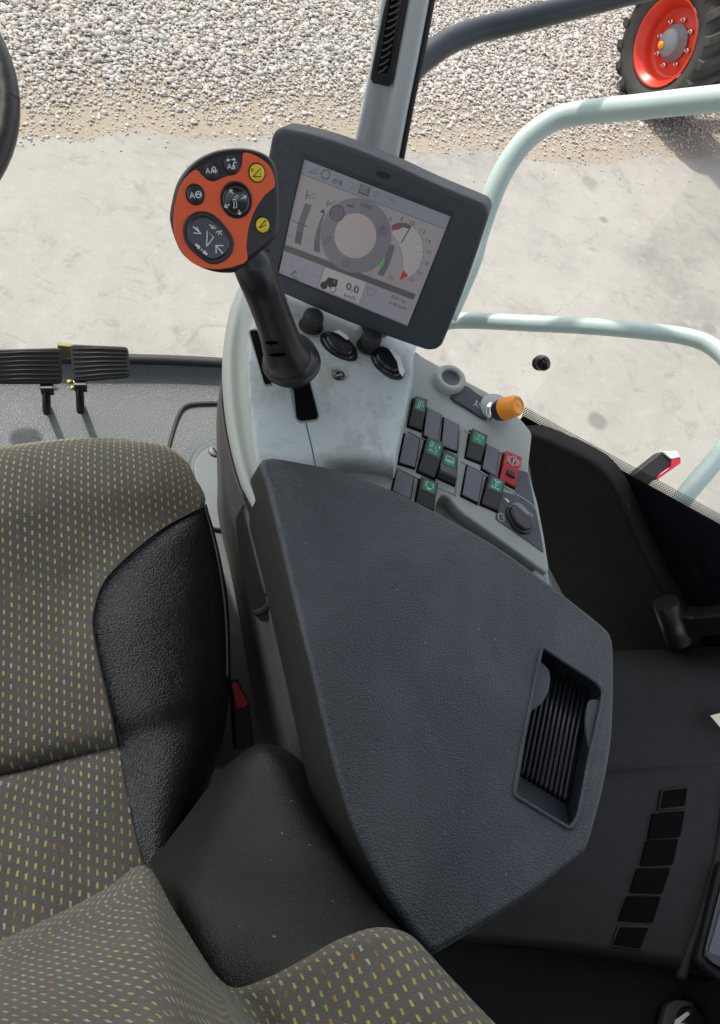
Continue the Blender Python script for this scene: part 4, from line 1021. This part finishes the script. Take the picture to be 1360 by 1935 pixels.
def rails(m):
    for l in ([(205, 705), (335, 765)], [(100, 970), (270, 1050), (560, 1180)], [(600, 700), (590, 800), (560, 1190)], [(470, 840), (570, 880)], [(610, 930), (720, 985), (870, 1080), (985, 1150)], [(1000, 1160), (1160, 1270)], [(630, 690), (1060, 960)]):
        m.tube([sp_.at(*p, .0006) for p in Z4(l)], .0011, 'mint_panel', 6)
part('frame_ribs', spn, rails)
pointer('rotary_switch', sp_, Z4([(945, 1340), (942, 1280), (985, 1240), (1060, 1260), (1130, 1330), (1172, 1400), (1165, 1450), (1100, 1480), (1030, 1460), (975, 1410)]),
        Z4([(955, 1330), (955, 1270), (1000, 1235), (1060, 1260), (1125, 1325), (1165, 1395), (1140, 1455), (1080, 1470), (1010, 1430)]),
        Z4([(990, 1245), (1030, 1238), (1080, 1265), (1122, 1315), (1114, 1342), (1088, 1318), (1035, 1268)]), 'black pointer knob with grey tip on the lower decal', .011, wmat='hub_grey')
def marks(m):
    f = lambda X, Y: sp_.at(720+X/4, 640+Y/4, .0016)
    m.face([f(*p) for p in ((928, 1205), (950, 1208), (972, 1230), (960, 1238), (945, 1222))], 'mark_white', SN)
    for l in ([(888, 1325), (885, 1360), (910, 1382), (930, 1372), (928, 1340), (905, 1318), (888, 1325)], [(895, 1320), (925, 1322)], [(915, 1352), (930, 1352)], [(1120, 1315), (1135, 1320), (1145, 1345)], [(1128, 1335), (1150, 1342)], [(1030, 1240), (1036, 1240)], [(1045, 1246), (1051, 1246)], [(1060, 1252), (1066, 1252)]):
        m.ribbon([f(*p) for p in l], .0005, SN, 'mark_white')
part('scale_marks', cc, marks)

# ---- floor pod beside the seat
fp = thing('floor_pod', P(410, 900, .0), 'pale grey floor cover with a slotted cap between seat and console skirt', 'floor cover')
part('cover', fp, lambda m: m.prism([P(x, y, .16) for x, y in rounded([(352, 872), (372, 838), (420, 818), (560, 830), (600, 1450), (380, 1460), (380, 1100)], 22)], Zz, .15, 'base_green', .012, 5))
part('step', fp, lambda m: m.prism([P(x, y, .17) for x, y in rounded([(362, 880), (380, 850), (425, 832), (560, 840), (560, 1000), (395, 1000)], 20)], Zz, .02, 'pod_grey', .004, 4))
part('slotted_cap', fp, lambda m: (m.lathe(P(407, 852, .17), Zz, [(.0145, 0), (.0145, .003), (.013, .004), (0, .004)], 'decal_grey', 28), m.ribbon([P(402, 846, .1745), P(412, 860, .1745)], .003, Zz, 'matte_black')))

# ================================================================== ARMREST
ar = thing('armrest', P(800, 1250, .66), 'large dark blue-grey leather-grain armrest pad with a ribbed tray', 'armrest')
PZ = .72
pdP = Plane(P(800, 1250, PZ), Zz)
outl = [(492, 873), (508, 863), (530, 864), (580, 873), (640, 886), (700, 907), (760, 932), (840, 973), (940, 1030), (1035, 1098), (1100, 1148), (1145, 1185), (1158, 1205), (1162, 1235), (1162, 1320), (1158, 1400), (1145, 1480), (1130, 1540), (1116, 1590), (1105, 1612), (1060, 1650), (1000, 1695), (900, 1758), (835, 1797), (820, 1803), (805, 1795), (760, 1735), (710, 1650), (672, 1570), (645, 1490), (623, 1410), (603, 1325), (583, 1240), (562, 1155), (542, 1070), (522, 985), (505, 918)]
trq = rounded([(1023, 1222), (1128, 1290), (1140, 1305), (1134, 1345), (1112, 1440), (1092, 1545), (1077, 1567), (971, 1503), (988, 1400), (1004, 1320)], 9, 4)
pad = part('pad', ar, lambda m: m.prism([pdP.at(*p) for p in spline(outl, 5)], Zz, .064, 'pad_leather', .0065, 7, flare=.001, left=.012, smat='pad_side', hole=[pdP.at(*p) for p in trq], hmat='tray_grey', hdepth=.036))
tray = part('tray', ar, lambda m: (m.prism([pdP.at(x, y)-V((0, 0, .026)) for x, y in trq], Zz, .004, 'tray_grey')))
def lip(m): 
    l = [pdP.at(x, y)+V((0, 0, .0002)) for x, y in trq]; m.tube(l+[l[0]], .0022, 'pad_leather', 8, False)
part('tray_lip', ar, lip)
def ribs(m):
    for k in range(11):
        t = k/10
        a = pdP.at(1019+(1104-1019)*t, 1250+(1306-1250)*t, -.022); b = pdP.at(976+(1066-976)*t, 1462+(1516-1462)*t, -.022)
        m.tube([a, a.lerp(b, .5), a.lerp(b, .96), b-Zz*.002], [.0022, .0022, .0022, .0008], 'tray_grey', 10)
    a, b, c2, d = [pdP.at(x, y, h) for x, y, h in ((978, 1466, -.0215), (1068, 1520, -.0215), (1076, 1560, -.003), (974, 1500, -.003))]
    m.add([a, b, c2, d], [[0, 1, 2, 3]], 'tray_grey')
part('ribs', tray, ribs)
part('finger_flap', tray, lambda m: m.prism([pdP.at(x, y, -.005) for x, y in spline([(1013, 1252), (1026, 1254), (1037, 1266), (1040, 1285), (1035, 1310), (1024, 1328), (1008, 1341), (994, 1348), (1000, 1318)], 3)], Zz, .004, 'flap', .001), label='left finger flap')
part('finger_flap', tray, lambda m: m.prism([pdP.at(x, y, -.003) for x, y in spline([(1112, 1328), (1121, 1322), (1137, 1326), (1136, 1360), (1128, 1400), (1122, 1427), (1112, 1402), (1107, 1365)], 3)], Zz, .004, 'flap', .001), label='right finger flap')
def ringmark(m):
    c = pdP.at(673, 1393, .0003); m.disc(c, Zz, .0092, 'flap', 40, .0084)
part('ring_mark', ar, ringmark)

# ================================================================== DISPLAY
scr = [(577, 303), (848, 410), (768, 612), (530, 515)]
t_ = quadplane(scr, 1.0)
tgt = P(740, 642, .725); d0 = 1.0
k_ = (tgt-CAM).dot(CD)/((t_.at(740, 642)-CAM).dot(CD))
DP = Plane(CAM+(t_.o-CAM)*k_, t_.n); DN = DP.n
print('DISPLAY n', DN, 'w', (DP.at(*scr[1])-DP.at(*scr[0])).length, 'h', (DP.at(*scr[3])-DP.at(*scr[0])).length, DP.at(*scr[0]), DP.at(*scr[2]))
dsp = thing('display_terminal', DP.at(720, 460), 'dark grey tilted display terminal with a lit screen, mounted at the front of the console', 'display')
hop = [DP.at(x, y) for x, y in rounded([(573, 298), (853, 408), (771, 619), (523, 517)], 4)]
def housing(m):
    m.prism([DP.at(x, y) for x, y in spline([(508, 282), (513, 258), (524, 245), (545, 245), (620, 264), (720, 302), (820, 348), (895, 379), (914, 389), (921, 404), (917, 425), (882, 530), (840, 638), (828, 658), (812, 663), (790, 658), (700, 626), (640, 603), (560, 568), (510, 545), (480, 528), (470, 512), (472, 490), (490, 380)], 4)], DN, .032, 'housing_grey', .005, 5, flare=-.002, hole=hop, hmat='housing_dark', hdepth=.005)
    for (a, b, c2, d, nu, nv) in (((866, 424), (903, 420), (835, 636), (790, 628), 4, 12), ((528, 268), (560, 280), (522, 370), (500, 350), 3, 5)):
        for j in range(nv):
            for i in range(nu):
                u = (i+(.5 if j % 2 else 0))/(nu-.3); v = j/(nv-1)
                if u > 1: continue
                x = (a[0]*(1-u)+b[0]*u)*(1-v)+(d[0]*(1-u)+c2[0]*u)*v; y = (a[1]*(1-u)+b[1]*u)*(1-v)+(d[1]*(1-u)+c2[1]*u)*v
                m.lathe(DP.at(x, y, -.0001), DN, [(.0014, 0), (.0010, .0007), (0, .0010)], 'housing_grey', 8)
hs = part('housing', dsp, housing)
def darkframe(m):
    o = [(556, 268), (900, 396), (860, 408), (853, 404), (573, 294)]
    m.face([DP.at(x, y, .0004) for x, y in ((561, 285), (857, 402), (853, 408), (573, 298))], 'housing_dark', DN)
    m.tube([DP.at(x, y, -.0005) for x, y in ((573, 298), (853, 408), (771, 619), (523, 517), (573, 298))], .0013, 'housing_dark', 8, False)
part('inner_frame', dsp, darkframe)
part('light_sensor', dsp, lambda m: m.prism([DP.at(x, y, .0007) for x, y in rounded([(712, 322), (736, 330), (733, 340), (710, 332)], 4)], DN, .001, 'rocker_red_hole', .0003))
def bracket(m):
    a = DP.at(720, 560, -.03); m.tube([a, P(700, 660, .66), P(690, 720, .60)], .02, 'housing_dark', 14)
    m.box(DP.at(700, 470, -.045), (DP.at(800, 510)-DP.at(600, 430))*.5, (DP.at(740, 420)-DP.at(670, 560))*.4, DN*.012, 'housing_dark', .006)
part('mount', dsp, bracket)
SP = DP.up(-.0032)
def z2(X, Y, h=0.): return SP.at(500+X/3.579, 280+Y/3.579, h)
def screen(m):
    L = .00008
    def fc(l, mat, k): m.face([z2(x, y, L*k) for x, y in l], mat, DN)
    def ln(l, w, mat, k): m.ribbon([z2(x, y, L*k) for x, y in l], w, DN, mat)
    def circ(cx, cy, rx, ry, mat, k, w=0, a0=0, a1=6.2832, n=48):
        pts = [(cx+rx*math.cos(t), cy+ry*math.sin(t)) for t in np.linspace(a0, a1, n)]
        if w: ln(pts, w, mat, k)
        else: fc(pts[:-1], mat, k)
    fc([(262, 60), (1262, 452), (960, 1215), (95, 845)], 'lcd_main', 0)
    fc([(262, 60), (1262, 452), (1232, 552), (228, 168)], 'lcd_head', 1)
    ln([(240, 172), (1215, 547)], .0005, 'lcd_dark', 2)
    fc([(108, 838), (125, 690), (1010, 1022), (945, 1210)], 'lcd_cell', 1)
    fc([(120, 645), (140, 652), (1022, 988), (1004, 1026), (118, 690)], 'lcd_bar', 6)
    circ(617, 592, 236, 252, 'lcd_ring', 9); circ(617, 592, 236, 252, 'lcd_mid', 10, .0006)
    circ(613, 592, 141, 152, 'lcd_core', 11); circ(489, 440, 48, 51, 'lcd_dark', 12, .0012)
    circ(489, 440, 40, 43, 'lcd_mid', 11)
    # left bar arcs
    def band(c, w0, w1, mat, k):
        a = []; b = []
        for i, (x, y) in enumerate(c):
            wd = (w0+(w1-w0)*i/(len(c)-1))/2; a.append((x-wd, y-wd*.35)); b.append((x+wd, y+wd*.35))
        for i in range(len(c)-1): fc([a[i], b[i], b[i+1], a[i+1]], mat, k)
    band([(297, 378), (272, 440), (250, 505), (235, 570), (222, 645)], 44, 44, 'lcd_mid', 3)
    for i in range(9):
        y = 572+i*9; x = 236-(y-570)*.18; ln([(x-20, y-6), (x+20, y+7)], .0006, 'lcd_dark', 4)
    ln([(185, 490), (295, 533)], .0008, 'lcd_dark', 5)
    band([(408, 432), (382, 490), (364, 560), (354, 630), (352, 702)], 8, 44, 'lcd_mid', 3)
    for i in range(7):
        y = 640+i*9; x = 354; ln([(x-20, y-6), (x+20, y+5)], .0004, 'lcd_dark', 4)
    fc([(372, 428), (402, 412), (398, 442)], 'lcd_dark', 4)
    ln([(295, 610), (322, 628), (293, 642), (295, 610)], .0004, 'lcd_mid', 4)
    ln([(165, 585), (200, 605), (178, 612), (165, 585)], .0004, 'lcd_dark', 4)
    # level icons
    ln([(290, 285), (278, 345)], .0010, 'lcd_dark', 4); ln([(290, 325), (345, 305), (330, 345), (290, 330)], .0005, 'lcd_dark', 4); ln([(275, 318), (300, 318)], .0005, 'lcd_dark', 4)
    ln([(430, 345), (418, 400)], .0007, 'lcd_dark', 13); ln([(420, 375), (485, 360)], .0005, 'lcd_dark', 13); ln([(425, 385), (470, 378)], .0005, 'lcd_dark', 13)
    # right gauge
    arc = [(862, 522), (905, 505), (960, 508), (1010, 535), (1045, 575), (1068, 630), (1074, 690), (1066, 750), (1048, 805), (1015, 850), (970, 880), (915, 892)]
    fc(arc+[(930, 820), (928, 740), (915, 680), (890, 630), (862, 590)], 'lcd_light', 2)
    ln(arc, .0006, 'lcd_mid', 5)
    ln([(862, 590), (895, 630), (920, 690), (932, 750), (930, 820)], .0005, 'lcd_dark', 5)
    fc([(856, 540), (862, 522), (905, 505), (960, 508), (992, 522), (984, 550), (940, 535), (905, 545), (862, 558)], 'lcd_bar', 4)
    fc([(858, 536), (912, 538), (908, 552), (860, 554)], 'lcd_red', 5); fc([(935, 820), (972, 865), (912, 892)], 'lcd_red', 6)
    ln([(982, 540), (922, 642)], .0014, 'lcd_bar', 7)
    for a, b in (((985, 612), (1038, 572)), ((1010, 655), (1068, 632)), ((1015, 700), (1074, 700)), ((1000, 748), (1062, 770)), ((978, 785), (1030, 832))): ln([a, b], .0003, 'lcd_mid', 5)
    band([(858, 650), (850, 700), (828, 765), (805, 815), (780, 860)], 40, 40, 'lcd_mid', 4); fc([(815, 742), (798, 806), (774, 800)], 'lcd_green', 12)
    ln([(722, 815), (708, 862)], .0004, 'lcd_dark', 7)
    # lower cells
    for l in ([(200, 715), (165, 850)], [(290, 750), (252, 885)], [(120, 780), (375, 875)], [(390, 800), (355, 950)]): ln(l, .0003, 'lcd_mid', 3)
    fc([(405, 800), (688, 905), (637, 1058), (362, 948)], 'lcd_light', 4); ln([(405, 800), (688, 905), (637, 1058), (362, 948), (405, 800)], .0007, 'lcd_mid', 5)
    ln([(688, 905), (1000, 1024)], .0004, 'lcd_mid', 5)
    circ(400, 928, 25, 26, 'lcd_dark', 6); fc([(405, 905), (430, 872), (495, 890), (488, 935), (440, 945), (420, 920)], 'lcd_dark', 6); circ(462, 955, 20, 21, 'lcd_light', 7); circ(462, 955, 20, 21, 'lcd_dark', 8, .0009)
    ln([(695, 945), (742, 950), (740, 1000), (697, 990), (695, 945)], .0005, 'lcd_dark', 5)
    # header icons
    ln([(297, 162), (363, 138), (353, 174), (297, 162)], .0005, 'lcd_dark', 5); circ(412, 178, 27, 29, 'lcd_dark', 5, .0006)
    for i in range(14):
        a = i/14*6.283; ln([(412+27*math.cos(a), 178+29*math.sin(a)), (412+35*math.cos(a), 178+37*math.sin(a))], .0007, 'lcd_dark', 5)
    circ(472, 225, 11, 12, 'lcd_dark', 5, .0009); circ(512, 240, 9, 9, 'lcd_dark', 5, .0009); ln([(468, 180), (500, 190), (492, 215), (470, 208)], .0006, 'lcd_mid', 5); ln([(485, 215), (525, 225)], .0012, 'lcd_mid', 5)
    ln([(570, 235), (590, 230), (600, 250)], .0006, 'lcd_mid', 5); ln([(575, 268), (600, 275), (618, 262)], .0006, 'lcd_mid', 5)
    fc([(650, 242), (718, 268), (700, 330), (628, 303)], 'lcd_bar', 5); ln([(660, 258), (700, 272), (690, 305), (648, 290), (660, 258)], .0006, 'lcd_light', 6); ln([(668, 270), (686, 277), (681, 292), (662, 286), (668, 270)], .0005, 'lcd_light', 6)
    ln([(735, 330), (775, 300)], .0012, 'lcd_mid', 5); ln([(765, 290), (762, 305), (778, 312)], .0007, 'lcd_mid', 5)
    # ring icons
    ln([(555, 370), (560, 392), (605, 400), (608, 372), (575, 360)], .0005, 'lcd_dark', 12); ln([(560, 385), (600, 395)], .0010, 'lcd_dark', 12)
    ln([(405, 655), (412, 620), (430, 603), (455, 608)], .0007, 'lcd_dark', 12); ln([(420, 658), (425, 630), (445, 615)], .0005, 'lcd_dark', 12)
    circ(548, 783, 14, 15, 'lcd_dark', 12, .0006)
    for i in range(8):
        a = i/8*6.283; ln([(548+18*math.cos(a), 783+19*math.sin(a)), (548+26*math.cos(a), 783+27*math.sin(a))], .0005, 'lcd_dark', 12)
    circ(775, 570, 13, 14, 'lcd_dark', 12, .0005); circ(808, 580, 13, 14, 'lcd_dark', 12, .0005)
    for a, b in (((770, 530), (835, 555)), ((805, 520), (795, 560)), ((775, 550), (830, 535))): ln([a, b], .0005, 'lcd_dark', 12)
    circ(855, 875, 18, 20, 'lcd_mid', 5, .0005)
    ln([(175, 860), (208, 830)], .0012, 'lcd_dark', 5); ln([(200, 825), (200, 840), (218, 842)], .0007, 'lcd_dark', 5)
    ex = (z2(1250, 455)-z2(275, 80)).normalized(); ey = DN.cross(ex).normalized()
    if ey.dot(CU) < 0: ey = -ey
    px1 = (z2(1250, 455)-z2(275, 80)).length/1044
    def T(s, x, y, h, mat='lcd_dark', k=14): m.text(s, z2(x, y, L*k), ex, ey, px1*h*1.35, mat)
    T('50', 205, 880, 30); T('0.0', 592, 948, 62); T('0.0', 594, 949, 62, 'lcd_dark', 15); T('km/h', 576, 1006, 36); T('1', 470, 906, 30, 'lcd_light', 15)
    T('0.01 ha', 905, 1022, 28); T('0.00 ha/h', 900, 1066, 28); T('%', 855, 876, 22)
    T('CSSSS', 684, 392, 26, 'lcd_dark'); T('CSSSS', 845, 345, 20, 'lcd_mid')
    for s, x, y in (('6', 851, 480), ('8', 926, 483), ('10', 995, 505), ('12', 1068, 562), ('14', 1102, 628), ('16', 1107, 702), ('18', 1087, 778), ('20', 1047, 846), ('22', 995, 890)): T(s, x, y, 32, 'lcd_bar')
part('screen', dsp, screen)

# ================================================================== MULTIFUNCTION LEVER
HD = PD(430, 400, .60); vdir = (CAM-HD).normalized()
HP = Plane(HD, vdir+CR*.10-CU*.10); HN = HP.n
def z3(X, Y, h=0.): return HP.at(310+X/4.116, 270+Y/4.116, h)
lv = thing('control_lever', P(548, 700, .70), 'black control lever with an orange and black button head, standing left of the display', 'lever')
headp = [(45, 600), (60, 470), (100, 320), (170, 210), (260, 130), (380, 70), (500, 45), (620, 42), (720, 60), (800, 95), (855, 150), (885, 230), (900, 330), (908, 450), (910, 560), (897, 680), (862, 755), (780, 835), (690, 905), (620, 960), (560, 1010), (490, 1018), (400, 1010), (300, 980), (200, 922), (130, 850), (80, 740)]
head = part('head', lv, lambda m: m.prism([z3(*p) for p in spline(headp, 3)], HN, .030, 'grip_rubber', .005, 6, flare=-.006))
part('orange_plate', head, lambda m: m.prism([z3(x, y, .0006) for x, y in spline([(72, 600), (85, 480), (120, 350), (170, 270), (243, 208), (290, 245), (335, 285), (380, 298), (430, 283), (480, 262), (540, 248), (585, 210), (606, 155), (620, 78), (700, 95), (790, 150), (838, 215), (858, 290), (856, 345), (790, 400), (730, 480), (690, 560), (660, 650), (645, 740), (640, 820), (645, 915), (560, 955), (450, 980), (360, 980), (260, 955), (180, 900), (110, 800), (80, 710)], 3)], HN, .001, 'lever_orange', .0003))
pxh = (z3(100, 0)-z3(0, 0)).length/100
hx = (z3(100, 0)-z3(0, 0)).normalized(); hy = HN.cross(hx).normalized()
if hy.dot(CU) < 0: hy = -hy
def btn(cx, cy, r, mat, label, strokes, tx=None, ring=None, mk='mark_white', hgt=.002):
    def f(m):
        m.lathe(z3(cx, cy, .0006), HN, [(r*1.16*pxh, -.0005), (r*1.16*pxh, .0005), (r*1.06*pxh, .0009), (r*1.0*pxh, .0002)], 'black_plastic', 40, ex=.94, exdir=hx)
        m.lathe(z3(cx, cy, .0002), HN, [(r*pxh, 0), (r*pxh, hgt), (r*.93*pxh, hgt+.0007), (0, hgt+.0009)], mat, 40, ex=.94, exdir=hx)
    b = part('round_button', head, f, label=label)
    def g(m):
        for l in strokes: m.ribbon([z3(x, y, hgt+.0014) for x, y in l], pxh*8, HN, mk)
        if tx: 
            for s, x, y, h in tx: m.text(s, z3(x, y, hgt+.0014), hx*math.cos(.12)-hy*math.sin(.05), hy, pxh*h*1.3, mk)
    part('symbol', b, g)
arr = lambda x, y, dx, dy, s=10: [[(x, y), (x+dx, y+dy)], [(x+dx-(dx*.5+dy*.35), y+dy-(dy*.5-dx*.35)), (x+dx, y+dy), (x+dx-(dx*.5-dy*.35), y+dy-(dy*.5+dx*.35))]]
btn(370, 222, 62, 'button_grey', 'small dark button with an A and a downward spout, top left', [[(368, 232), (372, 200), (385, 185), (398, 195)], [(380, 232), (382, 205)], *arr(398, 195, 0, 38)], [('A', 340, 220, 44)])
btn(523, 170, 66, 'button_grey', 'small dark button with an A, a spout and two arrows, at the top', [[(532, 205), (538, 170), (545, 150), (562, 150)], [(545, 205), (548, 175)], *arr(515, 132, -30, 3), *arr(525, 130, 28, -3)], [('A', 508, 186, 46)])
btn(240, 402, 72, 'button_grey', 'small dark button with an A and a steering wheel', [[(266+22*math.cos(t), 402+24*math.sin(t)) for t in np.linspace(0, 6.28, 18)], [(246, 405), (266, 398), (286, 405)]], [('A', 218, 412, 52)])
btn(720, 232, 66, 'yellow', 'yellow button with an R and a wedge, top right', [[(690, 262), (750, 200), (752, 262), (690, 262)]], [('R', 684, 214, 34)], mk='mark_dark')
btn(764, 638, 60, 'yellow', 'yellow button with a wedge on the black part', [[(736, 662), (790, 600), (793, 638), (736, 662)]], mk='mark_dark')
def stick(m):
    m.lathe(z3(560, 445, .0006), HN, [(146*pxh, -.0005), (144*pxh, .0012), (136*pxh, .0018), (128*pxh, .0005), (0, .0002)], 'black_plastic', 48, ex=.92, exdir=hx)
    m.lathe(z3(558, 448, .0004), HN, [(126*pxh, 0), (124*pxh, .0022), (112*pxh, .0032), (100*pxh, .0030), (60*pxh, .0018), (0, .0016)], 'black_gloss', 48, ex=.92, exdir=hx)
ks = part('thumb_disc', head, stick, label='glossy black four-way thumb disc with a spout symbol')
def sti(m):
    q = .0040
    for l in (arr(535, 395, -25, -32)+arr(600, 435, 40, -22)+arr(510, 478, -42, 22)+arr(580, 520, 10, 40)): m.ribbon([z3(x, y, q) for x, y in l], pxh*7, HN, 'mark_white')
    for l in ([(540, 505), (545, 470), (535, 445), (548, 420), (575, 405), (570, 425), (552, 440), (562, 465), (565, 500), (540, 508)], [(530, 440), (552, 440)]): m.ribbon([z3(x, y, q) for x, y in l], pxh*5, HN, 'mark_white')
part('symbol', ks, sti)
ov = [(148, 660), (175, 590), (240, 543), (320, 535), (400, 572), (475, 650), (530, 735), (541, 810), (510, 885), (440, 935), (365, 945), (290, 905), (210, 835), (158, 760)]
def scl(l, k, cx=343, cy=742): return [(cx+(x-cx)*k, cy+(y-cy)*k) for x, y in l]
def oval(m):
    m.prism([z3(x, y, .0022) for x, y in spline(ov, 4)], HN, .003, 'black_plastic', .0012)
    m.prism([z3(x, y, .0034) for x, y in spline(scl(ov, .84), 4)], HN, .003, 'black_gloss', .0016)
kk = part('oval_rocker', head, oval, label='large glossy oval rocker with arrows and a wedge')
def ovi(m):
    q = .0038
    for l, wd in (((330, 805), (335, 685), (385, 732), (330, 805)), 9), ([(225, 650), (288, 708)], 10), ([(250, 655), (285, 706), (228, 700)], 10), ([(455, 860), (405, 800)], 10), ([(405, 860), (402, 797), (460, 800)], 10), ([(350, 635), (385, 662)], 7), ([(362, 662), (386, 664), (380, 640)], 7), ([(392, 672), (402, 655)], 6), ([(402, 700), (415, 685)], 6), ([(450, 715), (425, 690)], 7), ([(425, 715), (422, 688), (452, 685)], 7):
        m.ribbon([z3(x, y, q) for x, y in l], pxh*wd, HN, 'mark_white')
    for l in ([(238, 795), (250, 780), (272, 800), (278, 795), (280, 822), (255, 822), (260, 812)], [(342, 862), (328, 875), (312, 860), (305, 866), (300, 840), (328, 838), (322, 850)]): m.face([z3(x, y, q) for x, y in l], 'mark_white', HN)
    m.disc(z3(292, 830, q), HN, pxh*7, 'mark_white', 12)
part('symbol', kk, ovi)
def handle(m):
    sec = [((620, 800), .622, .0110, .012), ((655, 890), .630, .0150, .015), ((692, 965), .637, .0172, .0170), ((735, 1060), .648, .0178, .0180), ((790, 1200), .675, .0176, .0185), ((840, 1340), .703, .0178, .0195), ((880, 1450), .725, .0185, .0205), ((915, 1560), .745, .0205, .0225), ((950, 1650), .762, .0235, .024), ((975, 1710), .772, .0235, .023)]
    pts = [PD(310+x/4.116, 270+y/4.116, d+.014) for (x, y), d, a, b in sec]
    rr = []
    for i, p in enumerate(pts):
        t = (pts[min(i+1, len(pts)-1)]-pts[max(i-1, 0)]).normalized(); a = (CR-t*CR.dot(t)).normalized(); b = t.cross(a)
        rr.append([p+a*math.cos(k/32*6.283)*sec[i][2]*1.09+b*math.sin(k/32*6.283)*sec[i][3] for k in range(32)])
    g = np.array([[tuple(q) for q in r] for r in rr]); sm = np.array([spline([tuple(x) for x in g[:, k]], 5, False) for k in range(32)]).transpose(1, 0, 2)
    m.rings([[V(q) for q in r] for r in sm], 'grip_rubber')
hd = part('handle', lv, handle)
tax = (PD(497, 560, .68)-PD(540, 690, .79)).normalized()
def foot(m):
    c = PD(550, 680, .80); m.lathe(c, tax*.8+Zz*.3, [(.022, -.016), (.031, -.012), (.0342, -.006), (.0336, -.0015), (.0325, -.001), (.0325, .002), (.0305, .010), (.026, .018), (.018, .026), (.008, .030), (0, .031)], 'grip_rubber', 48)
part('foot', lv, foot)
part('lever_shaft', lv, lambda m: m.tube([PD(548, 700, .80), P(570, 750, .66)], .010, 'black_plastic', 12))
def grooves(m):
    for (x, y, d, L, rb) in ((848, 1448, .725, 72, .0207), (858, 1545, .741, 78, .0224), (900, 1640, .758, 95, .0242)):
        for s_ in (0,):
            pts = []
            for t in np.linspace(-1, 1, 15):
                p = PD(310+(x+L*t)/4.116, 270+(y-12*t)/4.116, d+.0098-rb*math.sqrt(max(.02, 1-(t*.72)**2)))
                pts.append(p)
            m.tube(pts, [max(.0001, .0030*(1-t*t)) for t in np.linspace(-1, 1, 15)], 'groove_black', 8)
part('grip_grooves', lv, grooves)
part('trim_screw', lv, lambda m: m.lathe(PD(507, 474, .628), HN, [(.0016, 0), (.0012, .0006), (0, .0007)], 'rubber', 12))
print('LEVER', HD, PD(548, 690, .80))

# ================================================================== CAB ROOF (above the camera, shades the inside)
m = MB(); m.box((-.08, .26, 1.80), (.78, 0, 0), (0, 1.17, 0), (0, 0, .04), 'pillar_light', .02); m.build('cab_roof', kind='structure')
m = MB(); m.box((0, -.62, .75), (.85, 0, 0), (0, .03, 0), (0, 0, .45), 'dark_side', .01); m.box((.72, -.42, .75), (.03, 0, 0), (0, .20, 0), (0, 0, .42), 'dark_side', .01); m.build('cab_rear_wall', kind='structure')  # unseen walls, put in to darken the rear of the cab
for p in ((5.3, 4.6, -1.1), (5.3, 7.6, -1.1), (4.9, 6, -.45)): print('TR', proj(V(p)))
